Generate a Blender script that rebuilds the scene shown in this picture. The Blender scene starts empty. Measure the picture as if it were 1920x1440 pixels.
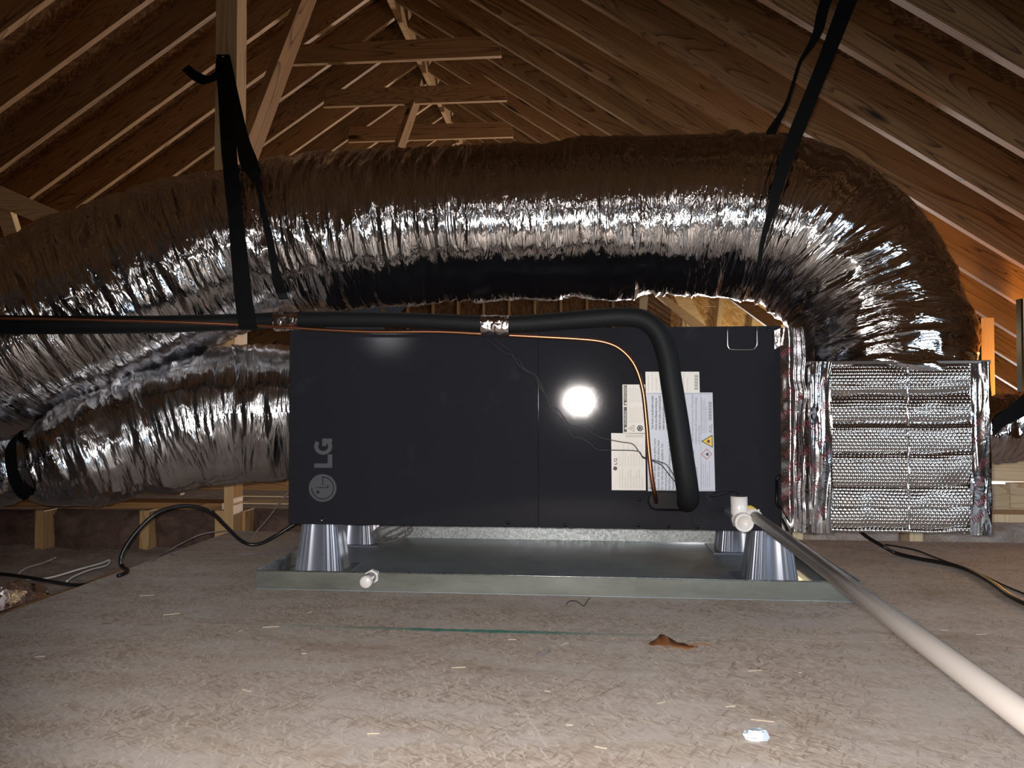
import bpy, bmesh, math, random
import numpy as np
from mathutils import Vector, Matrix, Euler

SC = bpy.context.scene
COL = SC.collection
random.seed(7)

# ------------------------------------------------------------------ camera
F = 1443.0
CAM_H = 0.478
YAW, PITCH = math.radians(5.15), math.radians(1.46)
cam_d = bpy.data.cameras.new('camera')
cam_d.sensor_width = 36.0
cam_d.lens = 36.0 * F / 1920.0
cam_d.clip_start = 0.02
cam = bpy.data.objects.new('camera', cam_d)
cam.location = (0, 0, CAM_H)
cam.rotation_euler = (math.radians(90) + PITCH, 0, YAW)
COL.objects.link(cam)
SC.camera = cam
RM = cam.rotation_euler.to_matrix()

# ------------------------------------------------------------------ world and exposure
w = bpy.data.worlds.new('world'); SC.world = w; w.use_nodes = True
w.node_tree.nodes['Background'].inputs[0].default_value = (0.75, 0.85, 1.0, 1)
w.node_tree.nodes['Background'].inputs[1].default_value = 0.02
SC.view_settings.view_transform = 'Standard'
SC.view_settings.look = 'None'
SC.view_settings.gamma = 1.0
SC.view_settings.use_curve_mapping = False
SC.view_settings.exposure = 0.15
SC.cycles.use_denoising = True
SC.cycles.sample_clamp_indirect = 6.0
SC.cycles.max_bounces = 6

# ------------------------------------------------------------------ lights
def lamp(name, kind, loc, power, color, size=0.1, size_y=None, aim=None):
    d = bpy.data.lights.new(name, kind)
    d.energy = power; d.color = color
    if kind == 'AREA':
        d.size = size
        if size_y: d.shape = 'RECTANGLE'; d.size_y = size_y
    else:
        d.shadow_soft_size = size
    o = bpy.data.objects.new(name, d); o.location = loc
    if aim is not None:
        o.rotation_euler = (Vector(aim) - Vector(loc)).to_track_quat('-Z', 'Y').to_euler()
    COL.objects.link(o)
    return o
torch = lamp('phone_torch', 'SPOT', (-0.01, 0.0, CAM_H + 0.012), 112.0, (1.0, 0.945, 0.91), 0.012, aim=(0.0, 2.0, CAM_H - 0.46))
torch.data.spot_size = math.radians(88); torch.data.spot_blend = 0.6
lamp('rear_opening_daylight', 'AREA', (-1.5, -1.7, 1.0), 1.6, (0.95, 0.97, 1.0), 0.16, 0.12, aim=(0.0, 2.2, 0.1))
lamp('floor_fill_light', 'AREA', (0.2, -1.3, 1.5), 3.8, (1.0, 0.93, 0.88), 0.6, 0.3, aim=(0.2, 0.6, -0.4))  # soft fill added overhead to brighten the floor, no known source
lamp('side_opening_daylight', 'AREA', (1.95, 0.5, 0.60), 11.0, (0.62, 0.81, 1.0), 0.45, 0.3, aim=(1.0, 1.9, -0.05))
lamp('work_lamp_under_right_eave', 'POINT', (2.45, 3.95, 0.45), 36.0, (1.0, 0.46, 0.09), 0.08)
far_spot = lamp('rafter_fill_far_bay', 'SPOT', (1.3, 9.3, 0.05), 680.0, (1.0, 0.98, 1.0), 0.10, aim=(-2.6, 4.5, 2.2))  # unseen spot added to brighten the left rafter undersides
far_spot.data.spot_size = math.radians(115); far_spot.data.spot_blend = 0.5
lamp('rafter_fill_far_right', 'POINT', (3.05, 6.5, 0.10), 60.0, (1.0, 0.97, 0.98), 0.10)  # unseen lamp added for the rafter undersides on the right
lamp('far_wing_lamp', 'POINT', (1.75, 6.1, 0.95), 22.0, (1.0, 0.80, 0.46), 0.08)

# ------------------------------------------------------------------ helpers
def P(px, py, Y):
    d = RM @ Vector(((px - 960) / F, -(py - 720) / F, -1.0))
    t = Y / d.y
    return Vector((d.x * t, Y, CAM_H + d.z * t))
def PZ(px, py, z=0.0):
    d = RM @ Vector(((px - 960) / F, -(py - 720) / F, -1.0))
    t = (z - CAM_H) / d.z
    return Vector((d.x * t, d.y * t, z))

def tag(o, label=None, cat=None, group=None, kind=None):
    if label: o['label'] = label
    if cat: o['category'] = cat
    if group: o['group'] = group
    if kind: o['kind'] = kind
    return o

def empty(name, loc=(0, 0, 0), label=None, cat=None, group=None, kind=None):
    o = bpy.data.objects.new(name, None)
    o.empty_display_size = 0.05
    o.location = loc
    COL.objects.link(o)
    return tag(o, label, cat, group, kind)

def link(name, me, mat=None, parent=None, smooth=False):
    o = bpy.data.objects.new(name, me)
    COL.objects.link(o)
    if mat is not None and not me.materials: me.materials.append(mat)
    if smooth: me.polygons.foreach_set('use_smooth', [True] * len(me.polygons))
    if parent is not None:
        o.parent = parent
        o.matrix_parent_inverse = Matrix.Translation(parent.location).inverted()
    return o

class MB:
    def __init__(s): s.v = []; s.f = []
    def add(s, vs, fs):
        n = len(s.v); s.v += [tuple(v) for v in vs]; s.f += [tuple(i + n for i in f) for f in fs]
    def box(s, c, size, rot=None):
        c = Vector(c); hx, hy, hz = [q / 2 for q in size]
        vs = [Vector((x, y, z)) for x in (-hx, hx) for y in (-hy, hy) for z in (-hz, hz)]
        if rot is not None: vs = [rot @ v for v in vs]
        s.add([c + v for v in vs], [(0, 1, 3, 2), (4, 6, 7, 5), (0, 4, 5, 1), (2, 3, 7, 6), (0, 2, 6, 4), (1, 5, 7, 3)])
        return s
    def mm(s, lo, hi):
        lo = Vector(lo); hi = Vector(hi)
        return s.box((lo + hi) / 2, hi - lo)
    def poly(s, pts):
        s.add(pts, [tuple(range(len(pts)))]); return s
    def prism(s, pts, d):
        """pts: planar outline, d: extrusion vector"""
        n = len(pts); d = Vector(d)
        vs = [Vector(p) for p in pts] + [Vector(p) + d for p in pts]
        fs = [tuple(range(n)), tuple(range(2 * n - 1, n - 1, -1))] + [(i, i + n, (i + 1) % n + n, (i + 1) % n) for i in range(n)]
        s.add(vs, fs); return s
    def tube(s, pts, r, n=10, caps=True, sub=4):
        pts, rad = resample(pts, r, sub)
        T = tangents(pts)
        ref = Vector((0, 0, 1)) if abs(T[0].z) < 0.9 else Vector((0, 1, 0))
        nrm = (ref - T[0] * ref.dot(T[0])).normalized()
        base = len(s.v)
        for i, p in enumerate(pts):
            nrm = (nrm - T[i] * nrm.dot(T[i])).normalized()
            bn = T[i].cross(nrm)
            for k in range(n):
                a = 2 * math.pi * k / n
                s.v.append(tuple(p + (nrm * math.cos(a) + bn * math.sin(a)) * rad[i]))
        m = len(pts)
        for i in range(m - 1):
            for k in range(n):
                a = base + i * n + k; b = base + i * n + (k + 1) % n
                s.f.append((a, a + n, b + n, b))
        if caps:
            s.f.append(tuple(base + k for k in range(n)))
            s.f.append(tuple(base + (m - 1) * n + k for k in reversed(range(n))))
        return s
    def lathe(s, origin, axis, prof, n=24):
        """prof: (distance along axis, radius)"""
        axis = Vector(axis).normalized(); origin = Vector(origin)
        ref = Vector((0, 0, 1)) if abs(axis.z) < 0.9 else Vector((1, 0, 0))
        e1 = (ref - axis * ref.dot(axis)).normalized(); e2 = axis.cross(e1)
        base = len(s.v)
        for (d, r) in prof:
            for k in range(n):
                a = 2 * math.pi * k / n
                s.v.append(tuple(origin + axis * d + (e1 * math.cos(a) + e2 * math.sin(a)) * r))
        for i in range(len(prof) - 1):
            for k in range(n):
                a = base + i * n + k; b = base + i * n + (k + 1) % n
                s.f.append((a, b, b + n, a + n))
        s.f.append(tuple(base + k for k in reversed(range(n))))
        s.f.append(tuple(base + (len(prof) - 1) * n + k for k in range(n)))
        return s
    def mesh(s, name):
        me = bpy.data.meshes.new(name); me.from_pydata(s.v, [], s.f); me.update(); return me
    def build(s, name, mat=None, parent=None, smooth=False, bevel=0):
        me = s.mesh(name)
        o = link(name, me, mat, parent, smooth)
        if bevel:
            b = o.modifiers.new('b', 'BEVEL'); b.width = bevel; b.segments = 2; b.limit_method = 'ANGLE'
        return o

def resample(pts, r, sub):
    P_ = [Vector(p) for p in pts]
    R_ = list(r) if hasattr(r, '__len__') else [r] * len(P_)
    if len(P_) < 3 or sub <= 1: return P_, R_
    out, ro = [], []
    for i in range(len(P_) - 1):
        p0 = P_[max(i - 1, 0)]; p1 = P_[i]; p2 = P_[i + 1]; p3 = P_[min(i + 2, len(P_) - 1)]
        for k in range(sub):
            t = k / sub
            out.append(0.5 * ((2 * p1) + (p2 - p0) * t + (2 * p0 - 5 * p1 + 4 * p2 - p3) * t * t + (3 * p1 - p0 - 3 * p2 + p3) * t ** 3))
            ro.append(R_[i] * (1 - t) + R_[i + 1] * t)
    out.append(P_[-1]); ro.append(R_[-1])
    return out, ro
def tangents(pts):
    T = []
    for i in range(len(pts)):
        a = pts[max(i - 1, 0)]; b = pts[min(i + 1, len(pts) - 1)]
        d = (b - a)
        T.append(d.normalized() if d.length > 1e-9 else Vector((1, 0, 0)))
    return T

def grid_mesh(name, V, wrap=False, uv=None):
    """V: (m, n, 3) numpy array -> quad grid; wrap closes the second axis"""
    m, n = V.shape[:2]
    nn = n if wrap else n - 1
    i = np.arange(m - 1)[:, None]; k = np.arange(nn)[None, :]
    a = i * n + k; b = i * n + (k + 1) % n
    q = np.stack([a, b, b + n, a + n], -1).reshape(-1)
    nf = (m - 1) * nn
    me = bpy.data.meshes.new(name)
    me.vertices.add(m * n); me.vertices.foreach_set('co', V.reshape(-1).astype(np.float32))
    me.loops.add(nf * 4); me.loops.foreach_set('vertex_index', q.astype(np.int32))
    me.polygons.add(nf)
    me.polygons.foreach_set('loop_start', (np.arange(nf) * 4).astype(np.int32))
    me.polygons.foreach_set('loop_total', np.full(nf, 4, np.int32))
    me.polygons.foreach_set('use_smooth', np.ones(nf, bool))
    if uv is not None:
        U, W = uv
        l = me.uv_layers.new(name='UVMap')
        ia = np.broadcast_to(i, (m - 1, nn)); ka = np.broadcast_to(k, (m - 1, nn))
        u = np.stack([U[ia], U[ia], U[ia + 1], U[ia + 1]], -1)
        vv = np.stack([W[ka], W[ka + 1], W[ka + 1], W[ka]], -1)
        l.data.foreach_set('uv', np.stack([u, vv], -1).reshape(-1).astype(np.float32))
    me.update(); me.validate()
    return me

def vnoise(x, y, seed, per=None):
    ix = np.floor(x).astype(np.int64); iy = np.floor(y).astype(np.int64)
    fx = x - ix; fy = y - iy
    fx = fx * fx * fx * (fx * (fx * 6 - 15) + 10); fy = fy * fy * fy * (fy * (fy * 6 - 15) + 10)
    def h(a, b):
        if per: b = np.mod(b, per)
        n = (a * 374761393 + b * 668265263 + seed * 1274126177) & 0x7fffffff
        n = ((n ^ (n >> 13)) * 1274126177) & 0x7fffffff
        n = ((n ^ (n >> 16)) * 668265263) & 0x7fffffff
        return (n & 0xffff) / 65535.0
    return ((h(ix, iy) * (1 - fx) + h(ix + 1, iy) * fx) * (1 - fy) + (h(ix, iy + 1) * (1 - fx) + h(ix + 1, iy + 1) * fx) * fy) * 2 - 1

# ------------------------------------------------------------------ materials
def newmat(name):
    m = bpy.data.materials.new(name); m.use_nodes = True
    nt = m.node_tree
    return m, nt, nt.nodes['Principled BSDF']
def N(nt, t, **kw):
    n = nt.nodes.new(t)
    for k, v in kw.items():
        if k in n.inputs: n.inputs[k].default_value = v
        else: setattr(n, k, v)
    return n
def L(nt, a, b): nt.links.new(a, b)
def ramp(nt, fac, stops):
    r = nt.nodes.new('ShaderNodeValToRGB')
    e = r.color_ramp.elements
    e[0].position, e[0].color = stops[0][0], (*stops[0][1], 1)
    e[1].position, e[1].color = stops[-1][0], (*stops[-1][1], 1)
    for p, c in stops[1:-1]:
        q = e.new(p); q.color = (*c, 1)
    L(nt, fac, r.inputs[0]); return r.outputs[0]
def mixc(nt, fac, a, b, mode='MIX'):
    n = nt.nodes.new('ShaderNodeMix'); n.data_type = 'RGBA'; n.blend_type = mode
    for s, q in ((n.inputs[0], fac), (n.inputs[6], a), (n.inputs[7], b)):
        if hasattr(q, 'links'): L(nt, q, s)
        elif isinstance(q, (tuple, list)): s.default_value = (*q[:3], 1)
        else: s.default_value = q
    return n.outputs[2]
def math_(nt, op, a, b=0.0, clamp=False):
    n = nt.nodes.new('ShaderNodeMath'); n.operation = op; n.use_clamp = clamp
    for s, q in ((n.inputs[0], a), (n.inputs[1], b)):
        if hasattr(q, 'links'): L(nt, q, s)
        else: s.default_value = q
    return n.outputs[0]
def mapping(nt, src, scale, rot=(0, 0, 0), loc=(0, 0, 0)):
    m = nt.nodes.new('ShaderNodeMapping')
    m.inputs['Scale'].default_value = scale; m.inputs['Rotation'].default_value = rot; m.inputs['Location'].default_value = loc
    L(nt, src, m.inputs['Vector']); return m.outputs[0]
def bump(nt, h, strength, dist, bsdf):
    b = nt.nodes.new('ShaderNodeBump'); b.inputs['Strength'].default_value = strength; b.inputs['Distance'].default_value = dist
    L(nt, h, b.inputs['Height']); L(nt, b.outputs[0], bsdf.inputs['Normal']); return b

def plain(name, col, rough=0.5, metal=0.0, spec=None):
    m, nt, b = newmat(name)
    b.inputs['Base Color'].default_value = (*col, 1)
    b.inputs['Roughness'].default_value = rough; b.inputs['Metallic'].default_value = metal
    if spec is not None: b.inputs['Specular IOR Level'].default_value = spec
    return m

def wood(name, light, dark, axis='x', rough=0.65):
    """pine: growth-ring lines along the board, knots; local coordinates with the long axis given"""
    m, nt, b = newmat(name)
    tc = nt.nodes.new('ShaderNodeTexCoord'); oi = nt.nodes.new('ShaderNodeObjectInfo')
    off = nt.nodes.new('ShaderNodeVectorMath'); off.operation = 'SCALE'
    cmb = nt.nodes.new('ShaderNodeCombineXYZ')
    for i in range(3): L(nt, oi.outputs['Random'], cmb.inputs[i])
    L(nt, cmb.outputs[0], off.inputs[0]); off.inputs['Scale'].default_value = 37.0
    add = nt.nodes.new('ShaderNodeVectorMath'); add.operation = 'ADD'
    L(nt, tc.outputs['Object'], add.inputs[0]); L(nt, off.outputs[0], add.inputs[1])
    sl = {'x': (0.35, 5, 5), 'z': (5, 5, 0.35), 'y': (5, 0.35, 5)}[axis]
    v = mapping(nt, add.outputs[0], sl)
    n1 = N(nt, 'ShaderNodeTexNoise', Scale=1.3, Detail=2.0, Distortion=0.6); L(nt, v, n1.inputs['Vector'])
    # contour lines of a stretched noise make cathedral grain
    s = math_(nt, 'MULTIPLY', n1.outputs[0], 24.0)
    fr = math_(nt, 'FRACT', s)
    line = math_(nt, 'POWER', fr, 5.0)
    n2 = N(nt, 'ShaderNodeTexNoise', Scale=22.0, Detail=3.0); L(nt, v, n2.inputs['Vector'])
    g = math_(nt, 'ADD', math_(nt, 'MULTIPLY', line, 0.70), math_(nt, 'MULTIPLY', n2.outputs[0], 0.32))
    c = ramp(nt, g, [(0.1, light), (0.85, dark)])
    kv = mapping(nt, add.outputs[0], {'x': (1.6, 6, 6), 'z': (6, 6, 1.6), 'y': (6, 1.6, 6)}[axis])
    vo = N(nt, 'ShaderNodeTexVoronoi', Scale=0.8); L(nt, kv, vo.inputs['Vector'])
    k = ramp(nt, vo.outputs['Distance'], [(0.06, (1, 1, 1)), (0.12, (0, 0, 0))])
    c = mixc(nt, k, c, tuple(q * 0.22 for q in dark))
    tone = math_(nt, 'ADD', math_(nt, 'MULTIPLY', oi.outputs['Random'], 0.35), 0.8)
    hsv = nt.nodes.new('ShaderNodeHueSaturation'); L(nt, c, hsv.inputs['Color']); L(nt, tone, hsv.inputs['Value'])
    L(nt, hsv.outputs[0], b.inputs['Base Color'])
    b.inputs['Roughness'].default_value = rough
    bump(nt, g, 0.10, 0.001, b)
    return m

def osb(name, tones, scale=1.0, bumpd=0.0015, coord='Object', floor=False):
    """strand board: several layers of long random flakes"""
    m, nt, b = newmat(name)
    tc = nt.nodes.new('ShaderNodeTexCoord'); src = tc.outputs[coord]
    warp = N(nt, 'ShaderNodeTexNoise', Scale=9.0 * scale, Detail=3.0); L(nt, src, warp.inputs['Vector'])
    wv = nt.nodes.new('ShaderNodeVectorMath'); wv.operation = 'MULTIPLY_ADD'
    L(nt, warp.outputs['Color'], wv.inputs[0]); wv.inputs[1].default_value = (0.014, 0.014, 0.014); L(nt, src, wv.inputs[2])
    src2 = wv.outputs[0]
    col = None; hgt = None
    for i, (rz, sx, sy) in enumerate([(0.15, 11, 52), (1.25, 13, 60), (2.3, 10, 44), (0.75, 22, 95)]):
        v = mapping(nt, mapping(nt, src2, (1, 1, 1), (0, 0, rz)), (sx * scale, sy * scale, sx * scale), (0, 0, 0), (i * 3.1, i * 1.7, 0))
        vo = N(nt, 'ShaderNodeTexVoronoi', Scale=1.0, Randomness=1.0); L(nt, v, vo.inputs['Vector'])
        sep = nt.nodes.new('ShaderNodeSeparateColor'); L(nt, vo.outputs['Color'], sep.inputs[0])
        c = ramp(nt, sep.outputs[0], [(0.0, tones[0]), (0.45, tones[1]), (0.8, tones[2]), (1.0, tones[3])])
        if col is None: col, hgt = c, sep.outputs[1]
        else:
            sel = math_(nt, 'GREATER_THAN', sep.outputs[2], 0.55)
            col = mixc(nt, sel, col, c)
            mh = nt.nodes.new('ShaderNodeMix'); L(nt, sel, mh.inputs[0]); L(nt, hgt, mh.inputs[2]); L(nt, sep.outputs[1], mh.inputs[3]); hgt = mh.outputs[0]
    fine = N(nt, 'ShaderNodeTexNoise', Scale=220.0 * scale, Detail=3.0); L(nt, src, fine.inputs['Vector'])
    col = mixc(nt, 0.35, col, mixc(nt, 1.0, col, fine.outputs['Color'], 'OVERLAY'))
    if floor:
        for (rz, fx_, fy_, th_, cc_) in [(0.5, 60, 420, 0.93, (0.16, 0.105, 0.075)), (2.0, 45, 330, 0.94, (0.20, 0.14, 0.10)), (1.3, 55, 380, 0.95, (0.70, 0.62, 0.54))]:
            v = mapping(nt, mapping(nt, src2, (1, 1, 1), (0, 0, rz)), (fx_, fy_, 1))
            vo = N(nt, 'ShaderNodeTexVoronoi', Scale=1.0); L(nt, v, vo.inputs['Vector'])
            sep = nt.nodes.new('ShaderNodeSeparateColor'); L(nt, vo.outputs['Color'], sep.inputs[0])
            col = mixc(nt, math_(nt, 'MULTIPLY', math_(nt, 'GREATER_THAN', sep.outputs[0], th_), 0.6), col, cc_)
        big = N(nt, 'ShaderNodeTexNoise', Scale=2.6, Detail=5.0, Roughness=0.6); L(nt, src, big.inputs['Vector'])
        f = ramp(nt, big.outputs[0], [(0.38, (0, 0, 0)), (0.66, (1, 1, 1))])
        col = mixc(nt, f, col, mixc(nt, 0.45, col, (0.46, 0.39, 0.33)))
        # grey drywall dust, heavier to the right
        d2 = N(nt, 'ShaderNodeTexNoise', Scale=7.0, Detail=6.0, Roughness=0.7); L(nt, mapping(nt, src, (0.6, 1.6, 1)), d2.inputs['Vector'])
        fd = ramp(nt, d2.outputs[0], [(0.45, (0, 0, 0)), (0.62, (0.55, 0.55, 0.55))])
        col = mixc(nt, fd, col, (0.54, 0.50, 0.47))
        st = N(nt, 'ShaderNodeTexNoise', Scale=3.1, Detail=6.0, Roughness=0.65, Distortion=0.8); L(nt, mapping(nt, src, (0.8, 1.5, 1), (0, 0, 0.4), (3.3, 1.2, 0)), st.inputs['Vector'])
        fs_ = ramp(nt, st.outputs[0], [(0.54, (0, 0, 0)), (0.72, (0.7, 0.7, 0.7))])
        col = mixc(nt, fs_, col, (0.30, 0.215, 0.15))
        # specks
        sp = N(nt, 'ShaderNodeTexVoronoi', Scale=26.0); L(nt, src, sp.inputs['Vector'])
        ss = ramp(nt, sp.outputs['Distance'], [(0.035, (0.8, 0.8, 0.8)), (0.06, (0, 0, 0))])
        col = mixc(nt, ss, col, (0.72, 0.66, 0.58))
        # green edge sealer along the sheet joint
        sx_ = nt.nodes.new('ShaderNodeSeparateXYZ'); L(nt, src, sx_.inputs[0])
        wn = N(nt, 'ShaderNodeTexNoise', Scale=60.0, Detail=4.0); L(nt, src, wn.inputs['Vector'])
        yy = math_(nt, 'ADD', sx_.outputs[1], math_(nt, 'MULTIPLY', math_(nt, 'SUBTRACT', wn.outputs[0], 0.5), 0.022))
        dy = math_(nt, 'ABSOLUTE', math_(nt, 'SUBTRACT', yy, JOINT_Y + 0.004))
        band = ramp(nt, dy, [(0.006, (1, 1, 1)), (0.012, (0, 0, 0))])
        dx = math_(nt, 'ABSOLUTE', math_(nt, 'SUBTRACT', sx_.outputs[0], -0.22))
        ext = ramp(nt, dx, [(0.10, (0.95, 0.95, 0.95)), (0.26, (0.4, 0.4, 0.4)), (0.62, (0, 0, 0))])
        fac = math_(nt, 'MULTIPLY', band, ext)
        col = mixc(nt, fac, col, (0.03, 0.20, 0.155))
    L(nt, col, b.inputs['Base Color'])
    b.inputs['Roughness'].default_value = 0.8
    h = math_(nt, 'ADD', hgt, math_(nt, 'MULTIPLY', fine.outputs[0], 0.6))
    bump(nt, h, 0.6, bumpd, b)
    return m

def foil(name, rough=0.09, scale=1.0, strength=0.8, dist=0.004, col=(0.80, 0.79, 0.80)):
    """crinkled metallised film; UV in metres: u along the duct, v around it"""
    m, nt, b = newmat(name)
    tc = nt.nodes.new('ShaderNodeTexCoord'); src = tc.outputs['UV']
    b.inputs['Base Color'].default_value = (*col, 1); b.inputs['Metallic'].default_value = 1.0
    v1 = mapping(nt, src, (46 * scale, 7 * scale, 1))
    n1 = N(nt, 'ShaderNodeTexNoise', Scale=1.0, Detail=4.0, Roughness=0.5, Distortion=1.0); L(nt, v1, n1.inputs['Vector'])
    r1 = math_(nt, 'ABSOLUTE', math_(nt, 'SUBTRACT', n1.outputs[0], 0.5))
    v2 = mapping(nt, src, (190 * scale, 60 * scale, 1), (0, 0, 0.15))
    n2 = N(nt, 'ShaderNodeTexVoronoi', Scale=1.0); n2.feature = 'DISTANCE_TO_EDGE'; L(nt, v2, n2.inputs['Vector'])
    h = math_(nt, 'ADD', math_(nt, 'MULTIPLY', r1, 2.4), math_(nt, 'MULTIPLY', n2.outputs[0], 0.08))
    bump(nt, h, strength, dist, b)
    n3 = N(nt, 'ShaderNodeTexNoise', Scale=14.0, Detail=3.0); L(nt, src, n3.inputs['Vector'])
    rr = ramp(nt, n3.outputs[0], [(0.3, (rough * 0.8,) * 3), (0.7, (rough * 1.5,) * 3)])
    L(nt, rr, b.inputs['Roughness'])
    return m

def foil_obj(name, rough=0.14, sc=30.0, strength=0.6, dist=0.003, col=(0.78, 0.77, 0.79)):
    m, nt, b = newmat(name)
    tc = nt.nodes.new('ShaderNodeTexCoord')
    b.inputs['Base Color'].default_value = (*col, 1); b.inputs['Metallic'].default_value = 1.0; b.inputs['Roughness'].default_value = rough
    n1 = N(nt, 'ShaderNodeTexNoise', Scale=sc, Detail=4.0, Roughness=0.6, Distortion=1.5); L(nt, tc.outputs['Object'], n1.inputs['Vector'])
    r1 = math_(nt, 'ABSOLUTE', math_(nt, 'SUBTRACT', n1.outputs[0], 0.5))
    bump(nt, r1, strength, dist, b)
    return m

def galv(name, base=0.45, rough=0.34, spangle=260.0):
    m, nt, b = newmat(name)
    tc = nt.nodes.new('ShaderNodeTexCoord')
    vo = N(nt, 'ShaderNodeTexVoronoi', Scale=spangle); L(nt, tc.outputs['Object'], vo.inputs['Vector'])
    sep = nt.nodes.new('ShaderNodeSeparateColor'); L(nt, vo.outputs['Color'], sep.inputs[0])
    n = N(nt, 'ShaderNodeTexNoise', Scale=7.0, Detail=5.0); L(nt, tc.outputs['Object'], n.inputs['Vector'])
    c = ramp(nt, math_(nt, 'ADD', math_(nt, 'MULTIPLY', sep.outputs[0], 0.4), math_(nt, 'MULTIPLY', n.outputs[0], 0.6)),
             [(0.2, (base * 0.55, base * 0.6, base * 0.6)), (0.8, (base * 1.2, base * 1.25, base * 1.22))])
    L(nt, c, b.inputs['Base Color'])
    b.inputs['Metallic'].default_value = 0.9
    L(nt, ramp(nt, sep.outputs[1], [(0, (rough * 0.75,) * 3), (1, (rough * 1.4,) * 3)]), b.inputs['Roughness'])
    bump(nt, math_(nt, 'ADD', n.outputs[0], math_(nt, 'MULTIPLY', sep.outputs[2], 0.012)), 0.2, 0.004, b)
    return m

def painted(name):
    m, nt, b = newmat(name)
    tc = nt.nodes.new('ShaderNodeTexCoord')
    n = N(nt, 'ShaderNodeTexNoise', Scale=900.0, Detail=2.0); L(nt, tc.outputs['Object'], n.inputs['Vector'])
    s = N(nt, 'ShaderNodeTexNoise', Scale=9.0, Detail=4.0, Roughness=0.7); L(nt, tc.outputs['Object'], s.inputs['Vector'])
    f = ramp(nt, s.outputs[0], [(0.60, (0, 0, 0)), (0.78, (0.5, 0.5, 0.5))])
    L(nt, mixc(nt, f, (0.019, 0.0195, 0.024), (0.036, 0.037, 0.044)), b.inputs['Base Color'])
    b.inputs['Roughness'].default_value = 0.07; b.inputs['Specular IOR Level'].default_value = 0.11
    bump(nt, n.outputs[0], 0.075, 0.0004, b)
    return m

def batt(name, a, c_):
    m, nt, b = newmat(name)
    tc = nt.nodes.new('ShaderNodeTexCoord')
    n = N(nt, 'ShaderNodeTexNoise', Scale=9.0, Detail=8.0, Roughness=0.72, Distortion=1.2); L(nt, tc.outputs['Object'], n.inputs['Vector'])
    n2 = N(nt, 'ShaderNodeTexNoise', Scale=160.0, Detail=4.0); L(nt, tc.outputs['Object'], n2.inputs['Vector'])
    g = math_(nt, 'ADD', math_(nt, 'MULTIPLY', n.outputs[0], 0.75), math_(nt, 'MULTIPLY', n2.outputs[0], 0.25))
    L(nt, ramp(nt, g, [(0.3, a), (0.7, c_)]), b.inputs['Base Color'])
    b.inputs['Roughness'].default_value = 0.9
    bump(nt, g, 0.9, 0.02, b)
    return m

JOINT_Y = PZ(900, 1184).y
M = {}
M['wood_x'] = wood('pine_board', (0.345, 0.19, 0.076), (0.085, 0.036, 0.012), 'x')
M['wood_z'] = wood('pine_upright', (0.66, 0.44, 0.22), (0.40, 0.21, 0.08), 'z')
M['wood_pale'] = wood('pale_spruce', (0.72, 0.60, 0.40), (0.50, 0.36, 0.20), 'x')
M['wood_brace_lit'] = wood('tan_board_lit', (0.85, 0.62, 0.34), (0.55, 0.34, 0.15), 'x')  # tan base brightened, light missing on the short brace is put into colour
M['osb_lit'] = osb('lit_strand_board', [(0.45, 0.26, 0.10), (0.62, 0.42, 0.19), (0.74, 0.54, 0.28), (0.82, 0.64, 0.38)], 0.8)  # paler copy of the roof strand board, lit look put into its colour
M['wood_end'] = wood('pale_stud', (0.70, 0.58, 0.38), (0.52, 0.38, 0.22), 'z')
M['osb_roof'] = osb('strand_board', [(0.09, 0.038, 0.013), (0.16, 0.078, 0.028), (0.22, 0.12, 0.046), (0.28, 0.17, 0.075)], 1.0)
M['osb_floor'] = osb('dusty_strand_board', [(0.33, 0.265, 0.215), (0.44, 0.365, 0.305), (0.50, 0.425, 0.36), (0.56, 0.485, 0.42)], 2.7, 0.0016, floor=True)
M['foil'] = foil('duct_foil')
M['foil_dull'] = foil('duct_foil_soft', 0.14, 0.8, 0.7, 0.004, (0.72, 0.73, 0.76))
M['tape'] = foil_obj('foil_tape', 0.13, 14.0, 0.5, 0.004)
M['tape_small'] = foil_obj('foil_wrap', 0.16, 60.0, 0.7, 0.003, (0.80, 0.74, 0.74))
M['bubble'] = foil_obj('bubble_foil', 0.19, 20.0, 0.25, 0.003, (0.62, 0.57, 0.54))
M['galv'] = galv('galvanised_steel', 0.45, 0.42, 200.0)
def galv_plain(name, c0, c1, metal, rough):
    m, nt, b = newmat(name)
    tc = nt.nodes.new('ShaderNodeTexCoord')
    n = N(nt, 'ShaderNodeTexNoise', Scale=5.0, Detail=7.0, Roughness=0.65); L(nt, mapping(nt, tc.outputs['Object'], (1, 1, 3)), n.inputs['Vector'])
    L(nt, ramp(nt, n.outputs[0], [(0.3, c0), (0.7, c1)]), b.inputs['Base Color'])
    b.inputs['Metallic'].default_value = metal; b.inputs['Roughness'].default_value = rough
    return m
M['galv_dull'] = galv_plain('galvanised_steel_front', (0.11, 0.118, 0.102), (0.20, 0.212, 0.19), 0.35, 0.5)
M['galv_floor'] = galv_plain('galvanised_steel_floor', (0.24, 0.29, 0.32), (0.40, 0.47, 0.52), 0.4, 0.42)
M['cabinet'] = painted('dark_powder_coat')
M['black'] = plain('black_plastic', (0.005, 0.005, 0.006), 0.3, spec=0.2)
M['strap'] = plain('black_webbing', (0.004, 0.004, 0.0045), 0.85, spec=0.15)
M['foam'] = plain('black_foam_rubber', (0.008, 0.009, 0.010), 0.62, spec=0.22)
M['cable'] = plain('black_cable_sheath', (0.008, 0.008, 0.010), 0.35)
M['cable_white'] = plain('white_cable_sheath', (0.62, 0.62, 0.62), 0.4)
M['cable_grey'] = plain('grey_cable_sheath', (0.16, 0.14, 0.14), 0.45)
M['copper'] = plain('copper_pipe', (0.46, 0.20, 0.11), 0.34, 1.0)
M['pvc'] = plain('white_pvc', (0.74, 0.72, 0.70), 0.32)
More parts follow.
